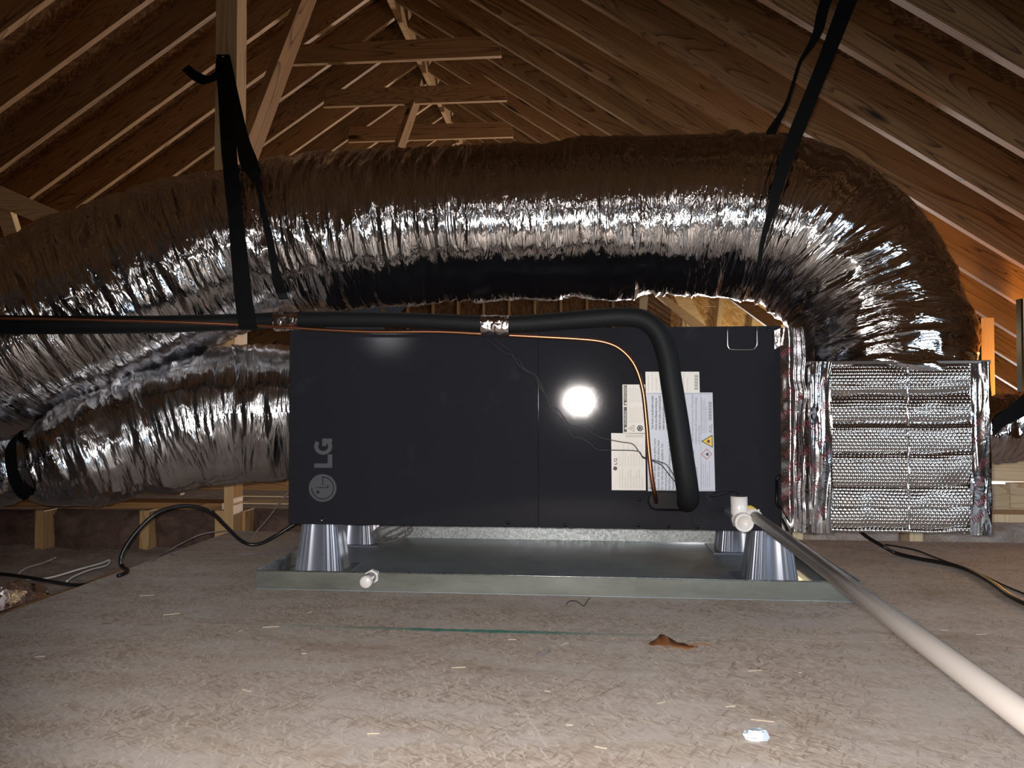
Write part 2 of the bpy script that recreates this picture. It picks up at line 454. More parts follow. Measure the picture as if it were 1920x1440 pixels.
M['pvc_pipe'] = plain('grey_white_pvc', (0.44, 0.40, 0.37), 0.38)
M['chrome'] = plain('bright_wire', (0.8, 0.8, 0.8), 0.2, 1.0)
M['sticker'] = plain('white_sticker', (0.74, 0.72, 0.66), 0.45)
M['sticker_blue'] = plain('pale_blue_sticker', (0.52, 0.55, 0.62), 0.4)
M['ink'] = plain('black_ink', (0.015, 0.015, 0.018), 0.5)
M['ink_soft'] = plain('grey_ink', (0.12, 0.12, 0.14), 0.5)
M['ink_pale'] = plain('pale_grey_ink', (0.42, 0.41, 0.38), 0.5)
M['ink_yellow'] = plain('yellow_ink', (0.75, 0.48, 0.03), 0.45)
M['ink_red'] = plain('red_ink', (0.45, 0.06, 0.05), 0.45)
M['tape_red'] = plain('dark_red_print', (0.22, 0.03, 0.04), 0.4)
M['logo'] = plain('grey_logo', (0.062, 0.064, 0.072), 0.5)
M['logo_dark'] = plain('dark_logo', (0.008, 0.008, 0.010), 0.4)
M['screw'] = plain('dark_screw', (0.02, 0.02, 0.022), 0.3, 0.8)
def legmat():
    m, nt, b = newmat('grey_support_leg')
    b.inputs['Base Color'].default_value = (0.22, 0.24, 0.29, 1); b.inputs['Metallic'].default_value = 0.45; b.inputs['Roughness'].default_value = 0.3
    return m
M['leg'] = legmat()
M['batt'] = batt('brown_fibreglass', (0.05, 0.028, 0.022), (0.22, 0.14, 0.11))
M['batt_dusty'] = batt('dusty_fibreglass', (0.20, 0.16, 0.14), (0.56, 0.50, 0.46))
M['leaf'] = plain('dry_leaf', (0.23, 0.085, 0.025), 0.6)
M['chip'] = plain('wood_chip', (0.50, 0.41, 0.31), 0.8)
M['yellow'] = plain('yellow_plastic', (0.62, 0.44, 0.08), 0.4)
M['paper'] = plain('pale_blue_film', (0.62, 0.72, 0.80), 0.3)

# ------------------------------------------------------------------ setting: floor
floor = empty('floor', (0, 0, 0), kind='structure')
X_EDGE, Y_EDGE = PZ(290, 1048).x, 2.80
g = 0.0003
for (x0, x1, y0, y1) in [(X_EDGE, 1.72, JOINT_Y + g, Y_EDGE), (1.722, 4.6, JOINT_Y + g, Y_EDGE),
                         (X_EDGE, 1.20, -2.55, JOINT_Y - g), (1.202, 4.6, -2.55, JOINT_Y - g)]:
    MB().mm((x0, y0, -0.018), (x1, y1, 0.0)).build('strand_board_sheet', M['osb_floor'], floor)
# joists below the sheets
MB().mm((X_EDGE + 0.0, -3.0, -0.16), (X_EDGE + 0.038, 2.8, -0.0185)).build('edge_joist', M['wood_x'], floor)
MB().mm((X_EDGE + 0.04, 2.765, -0.16), (4.6, 2.80, -0.0185)).build('rear_joist', M['wood_pale'], floor)
# lower ceiling level left of the platform
lower = empty('floor_lower', (0, 0, 0), kind='structure')
n_, m_ = 70, 90
xs = np.linspace(-5.2, X_EDGE - 0.001, n_); ys = np.linspace(-3.0, 3.2, m_)
XX, YY = np.meshgrid(ys, xs, indexing='ij')
V = np.zeros((m_, n_, 3)); V[..., 0] = YY; V[..., 1] = XX
V[..., 2] = -0.15 + 0.02 * vnoise(XX * 3, YY * 3, 3) + 0.012 * vnoise(XX * 9, YY * 9, 4)
link('insulation_blanket', grid_mesh('insulation_blanket', V), M['batt_dusty'], lower)
# rim board lying just outside the platform edge
a = PZ(8, 1120, -0.03); b_ = PZ(150, 1080, -0.03)
MB().mm((X_EDGE - 0.092, 0.9, -0.10), (X_EDGE - 0.003, 2.25, -0.028)).build('rim_board', M['wood_x'], lower)
MB().mm((-5.2, 2.82, -0.175), (4.6, 12.1, -0.16)).build('ceiling_board', M['batt_dusty'], lower)

# ------------------------------------------------------------------ setting: roof
ZR, SL = 2.97 + CAM_H, 0.667
XR = -0.462 * 2.97
ang = math.atan(SL)
ceil_ = empty('ceiling', (0, 0, 0), kind='structure')
BD = 0.184
def rafter_mesh(side, length):
    # local: x along the board (down the slope), z up-normal; underside at z=0, y from 0 to 0.038
    me = MB().mm((0, 0, 0), (length, 0.038, BD)).mesh('rafter')
    me.materials.append(M['wood_x'])
    return me
LL, LR = 6.8, 7.0
rm_l, rm_r = rafter_mesh(-1, LL), rafter_mesh(1, LR)
def slope_matrix(side, Y, lift=0.0, along=0.0):
    # side -1: runs down to -x, side 1: down to +x
    ex = Vector((side * math.cos(ang), 0, -math.sin(ang)))
    ez = Vector((side * math.sin(ang), 0, math.cos(ang)))
    ey = ez.cross(ex)
    m = Matrix((ex, ey, ez)).transposed().to_4x4()
    m.translation = Vector((XR, Y + (0.038 if ey.y < 0 else 0), ZR)) + ez * lift + ex * along
    return m
k0 = -int((4.47 + 2.2) / 0.406)
for k in range(k0, 19):
    o = link('rafter', rm_l, None, ceil_); o.matrix_world = slope_matrix(-1, 4.47 + 0.406 * k)
for k in range(-12, 24):
    o = link('rafter', rm_r, None, ceil_); o.matrix_world = slope_matrix(1, 2.63 + 0.406 * k)
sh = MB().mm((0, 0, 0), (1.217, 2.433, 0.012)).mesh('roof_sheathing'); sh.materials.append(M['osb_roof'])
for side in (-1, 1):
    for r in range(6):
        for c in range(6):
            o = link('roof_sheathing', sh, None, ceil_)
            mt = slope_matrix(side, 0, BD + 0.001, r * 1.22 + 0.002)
            off = -2.4 + 2.44 * c + (0.6 if r % 2 else 0)
            mt.translation = Vector((mt.translation.x, off + (0 if side < 0 else 0), mt.translation.z))
            ey = mt.to_3x3() @ Vector((0, 1, 0))
            if ey.y < 0: mt.translation.y += 2.433
            o.matrix_world = mt
MB().mm((XR - 0.019, -2.3, ZR - 0.06), (XR + 0.019, 12.0, ZR + 0.20)).build('ridge_board', M['wood_x'], ceil_)
for (xa, ya, xb, yb, Yt) in [(535, 75, 940, 114, 5.28), (606, 160, 950, 196, 6.09), (652, 232, 962, 262, 6.90), (690, 288, 970, 312, 7.71), (715, 330, 975, 350, 8.52)]:
    p, q = P(xa, ya, Yt - 0.04), P(xb, yb, Yt - 0.04)
    zt, zb = max(p.z, q.z), min(p.z, q.z)
    mid = (zt + zb) / 2
    lo_x, hi_x = XR - (ZR + 0.1 - mid) / SL, XR + (ZR + 0.1 - mid) / SL
    x0, x1 = p.x, q.x
    pts = [(x0, Yt - 0.04, mid - 0.07), (x1, Yt - 0.04, mid - 0.07), (x1 - 0.02, Yt - 0.04, mid + 0.07), (x0 + 0.02, Yt - 0.04, mid + 0.07)]
    MB().prism(pts, (0, 0.038, 0)).build('collar_tie', M['wood_x'], ceil_)

# far gable wall of studs and strand board
far = empty('wall_far', (0, 0, 0), kind='structure')
W0, W1 = -5.0, 4.4
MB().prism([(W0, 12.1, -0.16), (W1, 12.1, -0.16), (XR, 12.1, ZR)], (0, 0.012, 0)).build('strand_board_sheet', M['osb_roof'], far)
x = W0 + 0.2
while x < W1 - 0.2:
    top = ZR - SL * abs(x - XR) - 0.03
    if top > 0.1: MB().mm((x, 12.01, -0.15), (x + 0.038, 12.095, top)).build('stud', M['wood_z'], far)
    x += 0.406

front = empty('wall_front', (0, 0, 0), kind='structure')
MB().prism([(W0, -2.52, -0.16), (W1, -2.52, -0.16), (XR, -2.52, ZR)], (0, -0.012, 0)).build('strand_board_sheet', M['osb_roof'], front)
x = W0 + 0.2
while x < W1 - 0.2:
    top = ZR - SL * abs(x - XR) - 0.03
    if top > 0.1: MB().mm((x, -2.51, 0.001), (x + 0.038, -2.425, top)).build('stud', M['wood_z'], front)
    x += 0.406
# wing roof seen through the gap under the duct: strand board between rafters, lit from inside
wing = empty('ceiling_wing', (0, 0, 0), kind='structure')
def slab(p_list, d, name, mat, parent):
    return MB().prism(p_list, d).build(name, mat, parent)
yb, yt = 6.85, 7.45
for (x0, x1) in [(1258, 1348), (1349, 1440), (1441, 1530)]:
    pts = [P(x0, 660, yb), P(x1, 660, yb), P(x1, 575, (yb + yt) / 2), P(x0, 575, (yb + yt) / 2)]
    slab(pts, (0, 0.012, 0.004), 'roof_sheathing', M['osb_lit'], wing)
    pts = [P(x0, 573.5, (yb + yt) / 2), P(x1, 573.5, (yb + yt) / 2), P(x1, 500, yt), P(x0, 500, yt)]
    slab(pts, (0, 0.012, 0.004), 'roof_sheathing', M['osb_lit'], wing)
for (xt, xb) in [(1286, 1270), (1350, 1334), (1418, 1396), (1490, 1462)]:
    p, q = P(xb, 660, yb - 0.01), P(xt, 500, yt - 0.01)
    wv = Vector((0.042, 0, 0))
    slab([p, p + wv, q + wv, q], (0, -0.12, -0.04), 'rafter', M['wood_end'], wing)
# valley boards
def board_px(a, b, c, d, Y0, Y1, depth, name, mat, parent):
    pts = [P(*a, Y0), P(*b, Y1), P(*c, Y1), P(*d, Y0)]
    return slab(pts, (0, depth, 0), name, mat, parent)
board_px((1222, 548), (1330, 640), (1362, 640), (1240, 548), 6.7, 6.3, 0.04, 'valley_board', M['wood_pale'], wing)
board_px((1262, 548), (1300, 640), (1340, 640), (1290, 548), 6.75, 6.5, 0.04, 'valley_board', M['wood_pale'], wing)
board_px((1340, 540), (1450, 620), (1470, 606), (1362, 532), 5.6, 5.4, 0.038, 'hip_board', M['wood_x'], wing)

# low rear wall behind the platform (left and right of the machine)
wb = empty('wall_back', (0, 0, 0), kind='structure')
def rect_px(x0, y0, x1, y1, Y, depth, name, mat):
    p, q = P(x0, y0, Y), P(x1, y1, Y)
    return MB().mm((min(p.x, q.x), Y, min(p.z, q.z)), (max(p.x, q.x), Y + depth, max(p.z, q.z))).build(name, mat, wb)
rect_px(-250, 890, 338, 929, 3.36, 0.038, 'plank', M['wood_x'])
rect_px(340, 896, 1500, 930, 3.36, 0.038, 'plank', M['wood_x'])
rect_px(-250, 936, 416, 956, 3.16, 0.14, 'top_plate', M['wood_x'])
rect_px(447, 943, 1470, 957, 3.10, 0.14, 'top_plate', M['wood_pale'])
rect_px(455, 931.5, 1470, 941, 3.30, 0.05, 'plank', M['wood_end'])
for x0, x1 in [(-130, -114), (66, 81), (262, 278), (403, 419), (442, 459), (1486, 1506), (1705, 1731)]:
    rect_px(x0, 957.5, x1, 1062, 3.13 if x0 < 1000 else 2.83, 0.085, 'stud', M['wood_z'] if x0 < 1000 else M['wood_end'])
def batt_px(x0, y0, x1, y1, Y, mat, seed, name='insulation_batt', amp=0.03, depth=0.06):
    p, q = P(x0, y0, Y), P(x1, y1, Y)
    n = max(12, int(abs(q.x - p.x) / 0.02)); m = max(8, int(abs(p.z - q.z) / 0.02))
    X = np.linspace(p.x, q.x, n); Z = np.linspace(q.z, p.z, m)
    ZZ, XX = np.meshgrid(Z, X, indexing='ij')
    Vv = np.zeros((m, n, 3)); Vv[..., 0] = XX; Vv[..., 2] = ZZ
    fx = (XX - p.x) / (q.x - p.x); fz = (ZZ - q.z) / (p.z - q.z)
    edge = np.clip(np.minimum(np.minimum(fx, 1 - fx) * 8, np.minimum(fz, 1 - fz) * 5), 0, 1)
    Vv[..., 1] = Y + depth * (1 - edge) + amp * vnoise(XX * 9, ZZ * 9, seed) * edge + amp * 0.4 * vnoise(XX * 26, ZZ * 26, seed + 1) * edge
    return link(name, grid_mesh(name, Vv), mat, wb)
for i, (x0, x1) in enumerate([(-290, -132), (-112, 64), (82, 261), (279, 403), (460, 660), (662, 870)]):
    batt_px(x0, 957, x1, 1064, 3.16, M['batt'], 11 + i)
for i, (x0, x1) in enumerate([(1440, 1485), (1507, 1704), (1732, 1960), (1962, 2150)]):
    batt_px(x0, 982, x1, 1045, 2.86, M['batt_dusty'], 31 + i, amp=0.05)
rect_px(1500, 862, 2200, 905, 3.30, 0.038, 'plank', M['wood_pale'])
rect_px(1500, 906, 1893, 958, 3.28, 0.038, 'plank', M['wood_pale'])
rect_px(1894.5, 906, 2200, 958, 3.28, 0.038, 'plank', M['wood_pale'])
rect_px(1500, 960, 2200, 984, 3.0, 0.14, 'top_plate', M['wood_end'])
rect_px(1500, 835, 2200, 861, 3.5, 0.3, 'top_plate', M['wood_x'])

# studs of the knee wall on the right, under the rafters
kw = empty('wall_right', (0, 0, 0), kind='structure')
for (x0, x1, yt_, Ys) in [(1839, 1868, 596, 4.12), (1918, 1948, 560, 4.12), (1990, 2020, 600, 4.12)]:
    p, q = P(x0, yt_, Ys), P(x1, 870, Ys)
    MB().mm((p.x, Ys, q.z), (q.x, Ys + 0.038, p.z)).build('stud', M['wood_z'], kw)
    MB().mm((p.x - 0.013, Ys - 0.004, q.z), (p.x - 0.001, Ys + 0.04, p.z)).build('stud_gap_shade', M['black'], kw)  # black strip added for the shade in the gap beside the stud

# ------------------------------------------------------------------ ridge post and braces
rp = empty('ridge_post', P(425, 1000, 3.0), 'pale upright timber post rising behind the left end of the foil duct', 'post')
p = P(405, 0, 2.95)
MB().mm((p.x, 2.95, P(430, 600, 2.95).z), (p.x + 0.089, 3.039, ZR - 0.07)).build('upper_post', M['wood_z'], rp)
p = P(420, 900, 3.04)
MB().mm((p.x, 3.042, -0.15), (p.x + 0.04, 3.13, P(430, 560, 3.04).z)).build('lower_stud', M['wood_z'], rp)
def brace(pts2, half, label, name='diagonal_brace', mat='wood_x', width=0.038):
    a, b = Vector(pts2[0]), Vector(pts2[1])
    o = empty(name, a, label, 'brace')
    d = (b - a); ln = d.length; d.normalize()
    ex = d; ez = Vector((0, 1, 0)).cross(d)
    if ez.length < 0.3: ez = Vector((1, 0, 0)).cross(d)
    ez.normalize(); ey = ez.cross(ex)
    me = MB().mm((0, -width / 2, -half), (ln, width / 2, half)).mesh('board'); me.materials.append(M[mat])
    c = link('board', me, None, o)
    mt = Matrix((ex, ey, ez)).transposed().to_4x4(); mt.translation = a
    c.matrix_parent_inverse = Matrix(); c.matrix_basis = Matrix.Translation(-a) @ mt
    return o
def brace_x(pa, pb, w, label):
    """board in the vertical plane of the ridge, wide face to the side"""
    a, b = Vector(pa), Vector(pb)
    o = empty('diagonal_brace', a, label, 'brace')
    d = (b - a); ln = d.length; d.normalize()
    ey = Vector((1, 0, 0)); ez = d.cross(ey).normalized(); ey = ez.cross(d)
    me = MB().mm((0, -0.019, -w / 2), (ln, 0.019, w / 2)).mesh('board'); me.materials.append(M['wood_x'])
    c = link('board', me, None, o)
    mt = Matrix((d, ey, ez)).transposed().to_4x4(); mt.translation = a
    c.matrix_parent_inverse = Matrix(); c.matrix_basis = Matrix.Translation(-a) @ mt
    return o
brace_x((XR - 0.055, 3.13, CAM_H + 1.02), (XR - 0.055, 4.22, CAM_H + 2.66), 0.12, 'slanting brown timber brace running from the pale post up to the ridge')
brace_x((XR + 0.02, 5.05, CAM_H + 1.35), (XR + 0.02, 6.38, CAM_H + 2.70), 0.12, 'dark slanting timber brace crossing behind the two nearer collar ties')
o = empty('short_brace', P(0, 390, 3.2), 'pale angled timber offcut with a leg above the duct at far left', 'brace')
MB().prism([P(-60, 322, 3.2), P(112, 398, 3.2), P(70, 417, 3.2), P(-60, 366, 3.2)], (0, 0.038, 0)).build('board', M['wood_brace_lit'], o)
MB().prism([P(-14, 380, 3.24), P(16, 386, 3.24), P(36, 450, 3.24), P(10, 450, 3.24)], (0, 0.038, 0)).build('leg', M['wood_brace_lit'], o)
o = tag(MB().mm(P(437, 900, 3.45), P(458, 520, 3.45) + Vector((0, 0.038, 0))).build('wall_stud', M['wood_end']),
        'bright white upright stud seen under the duct left of the machine', 'stud')
o = tag(MB().mm(P(372, 720, 3.55), P(431, 520, 3.55) + Vector((0, 0.02, 0))).build('wide_board', M['wood_end']),
        'wide grey board beside the bright stud between the two ducts', 'board')
rl = MB(); rl.prism([P(1196, 640, 5.2), P(1209, 640, 5.2), P(1216, 545, 5.2), P(1200, 545, 5.2)], (0, 0.038, 0))
tag(rl.build('support_stud', M['wood_end']), 'bright cream stud standing behind the bend of the black pipe', 'stud')

# ------------------------------------------------------------------ ducts
def duct(name, ctrl, seed, mat, parent=None, amp=1.0, na=230, step=0.0045, dents=()):
    pts = [P(a, b, c) for a, b, c, r in ctrl]; rr = [r for *_, r in ctrl]
    pts, rr = resample(pts, rr, 24)
    A = np.array([tuple(p) for p in pts]); rr = np.array(rr)
    seg = np.r_[0, np.cumsum(np.linalg.norm(np.diff(A, axis=0), axis=1))]
    n = int(seg[-1] / step); u = np.linspace(0, seg[-1], n)
    C = np.stack([np.interp(u, seg, A[:, i]) for i in range(3)], 1); R = np.interp(u, seg, rr)
    k = np.ones(31) / 31
    T = np.gradient(C, axis=0); T /= np.linalg.norm(T, axis=1)[:, None]
    ref = np.array([0, -1.0, 0])                                   # towards the viewer side
    N1 = ref - T * (T @ ref)[:, None]; N1 /= np.linalg.norm(N1, axis=1)[:, None]
    N2 = np.cross(T, N1)
    th = np.linspace(0, 2 * np.pi, na, endpoint=False)
    U, TH = np.meshgrid(u, th, indexing='ij')
    v = TH / (2 * np.pi)
    per = lambda q: q
    def nz(fu, nv, s): return vnoise(U * fu + 50, v * nv, seed + s, nv)
    warp = 0.035 * nz(6, 5, 1) + 0.010 * nz(22, 9, 2)
    def rid(fu, nv, s):
        q = vnoise((U + warp) * fu + 50, v * nv + 0.35 * nz(fu * 0.12, nv, s + 20), seed + s, nv)
        return 1 - 2 * np.abs(q)
    mod = 0.55 + 0.45 * nz(3.0, 4, 9)
    D = 0.012 * nz(3.2, 4, 3) + 0.006 * nz(9, 6, 4)
    D += amp * (0.0115 * rid(13, 6, 5) * mod * (0.6 + 0.6 * nz(1.6, 2, 12)) + 0.0075 * rid(33, 9, 6) * mod + 0.0020 * rid(75, 14, 7) * (0.5 + mod) + 0.0005 * rid(150, 30, 8))
    for (pos, wdt, dep) in dents:
        D -= dep * np.exp(-((U - pos) / wdt) ** 2)
    RR = R[:, None] + D
    Vv = C[:, None, :] + RR[..., None] * (np.cos(TH)[..., None] * N1[:, None, :] + np.sin(TH)[..., None] * N2[:, None, :])
    W = np.linspace(0, 2 * np.pi * float(R.mean()), na + 1)
    me = grid_mesh(name, Vv, True, (u, W))
    return link(name, me, mat, parent)

d1 = duct('flexible_duct', [(1662, 745, 2.22, .222), (1660, 690, 2.225, .226), (1652, 635, 2.24, .232), (1625, 560, 2.27, .238), (1568, 482, 2.31, .243),
                            (1470, 425, 2.34, .245), (1330, 404, 2.36, .245), (1100, 410, 2.38, .243), (850, 420, 2.38, .240), (650, 433, 2.36, .243),
                            (480, 455, 2.33, .248), (300, 518, 2.275, .256), (120, 596, 2.22, .268), (-80, 678, 2.17, .288), (-400, 790, 2.10, .30)],
          100, M['foil'], na=250)
tag(d1, 'large shiny foil duct arching over the dark machine into the quilted foil box', 'duct')
d2 = duct('flexible_duct', [(575, 772, 2.42, .212), (520, 773, 2.40, .216), (450, 776, 2.37, .213), (370, 786, 2.33, .203), (270, 812, 2.27, .185),
                            (170, 843, 2.19, .157), (95, 866, 2.13, .125), (32, 880, 2.08, .088), (-30, 892, 2.03, .105), (-120, 905, 1.97, .13), (-300, 915, 1.88, .14)],
          200, M['foil_dull'], na=210, amp=0.8)
tag(d2, 'lower foil duct leaving the left end of the machine, pinched by a black strap', 'duct')
d3 = duct('branch_duct', [(1700, 800, 2.62, .10), (1830, 800, 2.66, .105), (1905, 800, 2.7, .11), (2000, 795, 2.75, .11), (2200, 770, 2.8, .11)],
          300, M['foil'], na=120)
tag(d3, 'small foil duct bulging out behind the right edge of the foil box', 'duct')

# ------------------------------------------------------------------ air handler
YF = 2.08
def PP(px, py, dy=0.0): return P(px, py, YF - dy)
UX0, UX1 = P(541, 800, YF).x, P(1467, 800, YF).x
UZ0, UZ1 = 0.5 * (P(541, 981, YF).z + P(1466, 996, YF).z), 0.5 * (P(541, 615, YF).z + P(1466, 614, YF).z)
ah = empty('air_handler', ((UX0 + UX1) / 2, 2.4, UZ0), 'long dark grey air handler lying on four risers in the metal pan', 'air handler')
MB().mm((UX0, YF + 0.012, UZ0), (UX1, YF + 0.62, UZ1)).build('cabinet', M['cabinet'], ah, bevel=0.003)
XS = P(1010, 800, YF).x
MB().mm((UX0 + 0.001, YF, UZ0 - 0.001), (XS - 0.0012, YF + 0.011, UZ1 - 0.001)).build('front_panel', M['cabinet'], ah, bevel=0.002)
# right front panel with slot for pipes: built of an outline round the slot
sx0, sz0 = P(1217, 955, YF).x, P(1217, 955, YF).z
sx1, sz1 = P(1306, 923, YF).x, P(1306, 923, YF).z
rpn = MB()
x0, x1, z0, z1 = XS + 0.0012, UX1 - 0.001, UZ0 - 0.001, UZ1 - 0.001
for lo, hi in [((x0, z0), (sx0, z1)), ((sx1, z0), (x1, z1)), ((sx0, z0), (sx1, sz0)), ((sx0, sz1), (sx1, z1))]:
    rpn.mm((lo[0], YF, lo[1]), (hi[0], YF + 0.011, hi[1]))
rpn.build('front_panel', M['cabinet'], ah)
for a, b in [((1212, 958), (1213, 993)), ((1298, 958), (1299, 994))]:
    p, q = PP(*a), PP(*b)
    MB().mm((p.x, YF - 0.0006, q.z), (p.x + 0.0012, YF + 0.001, p.z)).build('panel_joint', M['black'], ah)
# pipe slot plate
def stadium(cx, cz, hw, hh, y, n=10):
    pts = []
    for i in range(n + 1):
        a = -math.pi / 2 + math.pi * i / n; pts.append((cx + hw - hh + hh * math.cos(a), y, cz + hh * math.sin(a)))
    for i in range(n + 1):
        a = math.pi / 2 + math.pi * i / n; pts.append((cx - hw + hh + hh * math.cos(a), y, cz + hh * math.sin(a)))
    return pts
cx, cz = (sx0 + sx1) / 2, (sz0 + sz1) / 2
MB().prism(stadium(cx, cz, (sx1 - sx0) / 2 - 0.001, (sz1 - sz0) / 2 - 0.001, YF + 0.006), (0, 0.005, 0)).build('pipe_slot_plate', M['black'], ah)
rim = MB(); st = stadium(cx, cz, (sx1 - sx0) / 2 + 0.002, (sz1 - sz0) / 2 + 0.002, YF - 0.001)
rim.tube([*st, st[0]], 0.0018, 6, sub=1)
rim.build('slot_rim', M['black'], ah, True)
# wire handle near the top
hp = [PP(1364, 613, .003), PP(1364, 644, .004), PP(1366, 651, .004), PP(1372, 655, .004), PP(1410, 655, .004), PP(1416, 651, .004), PP(1419, 644, .004), PP(1419, 613, .003)]
MB().tube(hp, 0.0021, 8, sub=3).build('wire_handle', M['chrome'], ah, True)
# grab handle at right end
gh = MB(); cg = PP(1466, 922, .002)
st = stadium(0, 0, 0.042, 0.013, 0)
gh.tube([(cg.x + z, cg.y, cg.z + x) for x, y, z in st] + [(cg.x + st[0][2], cg.y, cg.z + st[0][0])], 0.004, 8, sub=1)
gh.build('grab_handle', M['black'], ah, True)
for px, py in [(607, 973), (953, 980), (1060, 984), (1197, 985), (1253, 987), (1308, 988), (1441, 618), (1198, 937)]:
    c = PP(px, py); MB().lathe(c + Vector((0, 0.001, 0)), (0, -1, 0), [(0, 0.0048), (0.003, 0.0045), (0.0042, 0.003)], 10).build('screw', M['screw'], ah, True)
bk = MB(); c = PP(606, 974); bk.lathe(c, (0, -1, 0), [(0, 0.004), (0.012, 0.004), (0.016, 0.002)], 10); bk.build('bolt', M['chrome'], ah, True)

# --- lettering helpers, in panel space reading from bottom to top
DG = None
def text_mesh_data(s, size=1.0):
    cu = bpy.data.curves.new('t', 'FONT'); cu.body = s; cu.size = size; cu.resolution_u = 2
    ob = bpy.data.objects.new('t', cu); COL.objects.link(ob)
    bpy.context.view_layer.update()
    me = bpy.data.meshes.new_from_object(ob.evaluated_get(bpy.context.evaluated_depsgraph_get()))
    vs = [v.co.copy() for v in me.vertices]; fs = [tuple(p.vertices) for p in me.polygons]
    bpy.data.objects.remove(ob); bpy.data.curves.remove(cu); bpy.data.meshes.remove(me)
    return vs, fs
PXM = 2.07 / F
def up_text(mb, s, px, py, h, w=None, bold=0.0, dy=0.0009):
    """baseline at x=px, starts at y=py and runs upwards; h = cap height in photo pixels, w = run length"""
    vs, fs = text_mesh_data(s)
    if not vs: return
    mx = max(v.x for v in vs); mn = min(v.x for v in vs)
    sy = h / 0.70
    sx = (w / (mx - mn)) if w else sy
    for k in ([0] if not bold else [-bold, 0, bold]):
        o = [PP(px - (v.y * sy) + k, py - (v.x - mn) * sx - k, dy + 0.00002 * k) for v in vs]
        mb.add(o, fs)
def rect(mb, x0, y0, x1, y1, dy=0.0008):
    mb.add([PP(x0, y1, dy), PP(x1, y1, dy), PP(x1, y0, dy), PP(x0, y0, dy)], [(0, 1, 2, 3)])
def quad(mb, pts, dy=0.0008): mb.add([PP(x, y, dy) for x, y in pts], [tuple(range(len(pts)))])
def sticker(corners, mat):
    mb = MB(); mb.prism([PP(x, y, 0.0007) for x, y in corners], (0, 0.0007, 0))
    return mb.build('sticker', mat, ah)
def lines(mb, x0, x1, n, ystart, lens, h, words, dy=0.0009):
    for i in range(n):
        x = x0 + (x1 - x0) * i / max(1, n - 1)
        up_text(mb, words[i % len(words)], x, ystart, h, lens[i % len(lens)], dy=dy)

# machine emblem and letters
lg = MB()
C0 = (605, 915)
quad(lg, [(C0[0] + 26 * math.cos(a), C0[1] - 26 * math.sin(a)) for a in [2 * math.pi * i / 40 for i in range(40)]], 0.0004)
quad(lg, [(589, 869), (589, 877), (623, 877), (623, 869)][::-1], 0.0004)
quad(lg, [(614.5, 852), (614.5, 869), (623, 869), (623, 852)][::-1], 0.0004)
# G: ring sector with bar, reading direction up
gc = (606.0, 837.0)
def rp_(r, t): return (gc[0] - r * 1.0 * math.sin(t) , gc[1] - r * 0.92 * math.cos(t))
t0, t1, n = math.radians(48), math.radians(360 - 8), 26
pts_o = [rp_(17, t0 + (t1 - t0) * i / n) for i in range(n + 1)]; pts_i = [rp_(9.3, t0 + (t1 - t0) * i / n) for i in range(n + 1)]
for i in range(n):
    quad(lg, [pts_o[i], pts_o[i + 1], pts_i[i + 1], pts_i[i]], 0.0004)
quad(lg, [(604, 836.5), (612, 836.5), (612, 822.5), (604, 822.5)], 0.00045)
quad(lg, [(611, 829.5), (622.6, 829.5), (622.6, 822.5), (611, 822.5)], 0.00046)
logo = lg.build('emblem', M['logo'], ah)
ld = MB()
def arc(mb, c, r, w, a0, a1, n, dy):
    for i in range(n):
        a, b = [math.radians(a0 + (a1 - a0) * (i + k) / n) for k in (0, 1)]
        quad(mb, [(c[0] + (r - w) * math.cos(a), c[1] - (r - w) * math.sin(a)), (c[0] + (r + w) * math.cos(a), c[1] - (r + w) * math.sin(a)),
                  (c[0] + (r + w) * math.cos(b), c[1] - (r + w) * math.sin(b)), (c[0] + (r - w) * math.cos(b), c[1] - (r - w) * math.sin(b))], dy)
arc(ld, C0, 20.5, 0.9, -180, 88, 40, 0.0008)
rect(ld, 604.3, 894, 606.0, 909); rect(ld, 604.3, 893.7, 607, 895.4)
rect(ld, 593.5, 913.6, 615.5, 915.0); rect(ld, 614, 909, 615.5, 915)
quad(ld, [(596 + 2.8 * math.cos(a), 922.5 - 2.8 * math.sin(a)) for a in [2 * math.pi * i / 14 for i in range(14)]])
ld.build('emblem_lines', M['logo_dark'], logo)

# sticker 1: top, small print
s1 = sticker([(1211, 736), (1312, 736), (1311, 697), (1210, 697)], M['sticker'])
t = MB()
lines(t, 1217, 1290, 11, 733, [30, 33, 24, 31], 3.0, ['Shall be installed in accordance', 'with the national electric code', 'Remplacer les fusibles', 'Installer selon les codes locaux'])
t.build('printing', M['ink_pale'], s1)
t = MB()
for i in range(16): rect(t, 1302, 702 + i * 1.9, 1309, 702 + i * 1.9 + (1.1 if i % 3 else 0.6))
t.build('barcode', M['ink_soft'], s1)
# sticker 2: warning with black bars
s2 = sticker([(1168, 812), (1210, 812), (1209.5, 721), (1167, 721)], M['sticker'])
t = MB(); rect(t, 1169.5, 763, 1175.5, 810); rect(t, 1169.5, 722.5, 1175.5, 760); t.build('black_bar', M['ink'], s2)
t = MB()
up_text(t, 'WARNING', 1174.6, 797, 4.0, 27, dy=0.0012)
up_text(t, 'AVERTISSEMENT', 1174.6, 751, 4.0, 27, dy=0.0012)
quad(t, [(1170.2, 803.0), (1174.8, 805.8), (1174.8, 800.2)], 0.0012); quad(t, [(1170.2, 756.2), (1174.8, 759), (1174.8, 753.4)], 0.0012)
t.build('bar_lettering', M['sticker'], s2)
t = MB()
lines(t, 1182, 1205, 8, 792, [30, 26, 31, 28], 2.2, ['Electric shock hazard. Disconnect all', 'power supplies before servicing', 'Failure to do so can result in', 'serious injury or death'])
lines(t, 1182, 1203, 7, 754, [30, 26, 31], 2.2, ['Risque de choc electrique', 'Couper toutes les alimentations', 'avant toute intervention'])
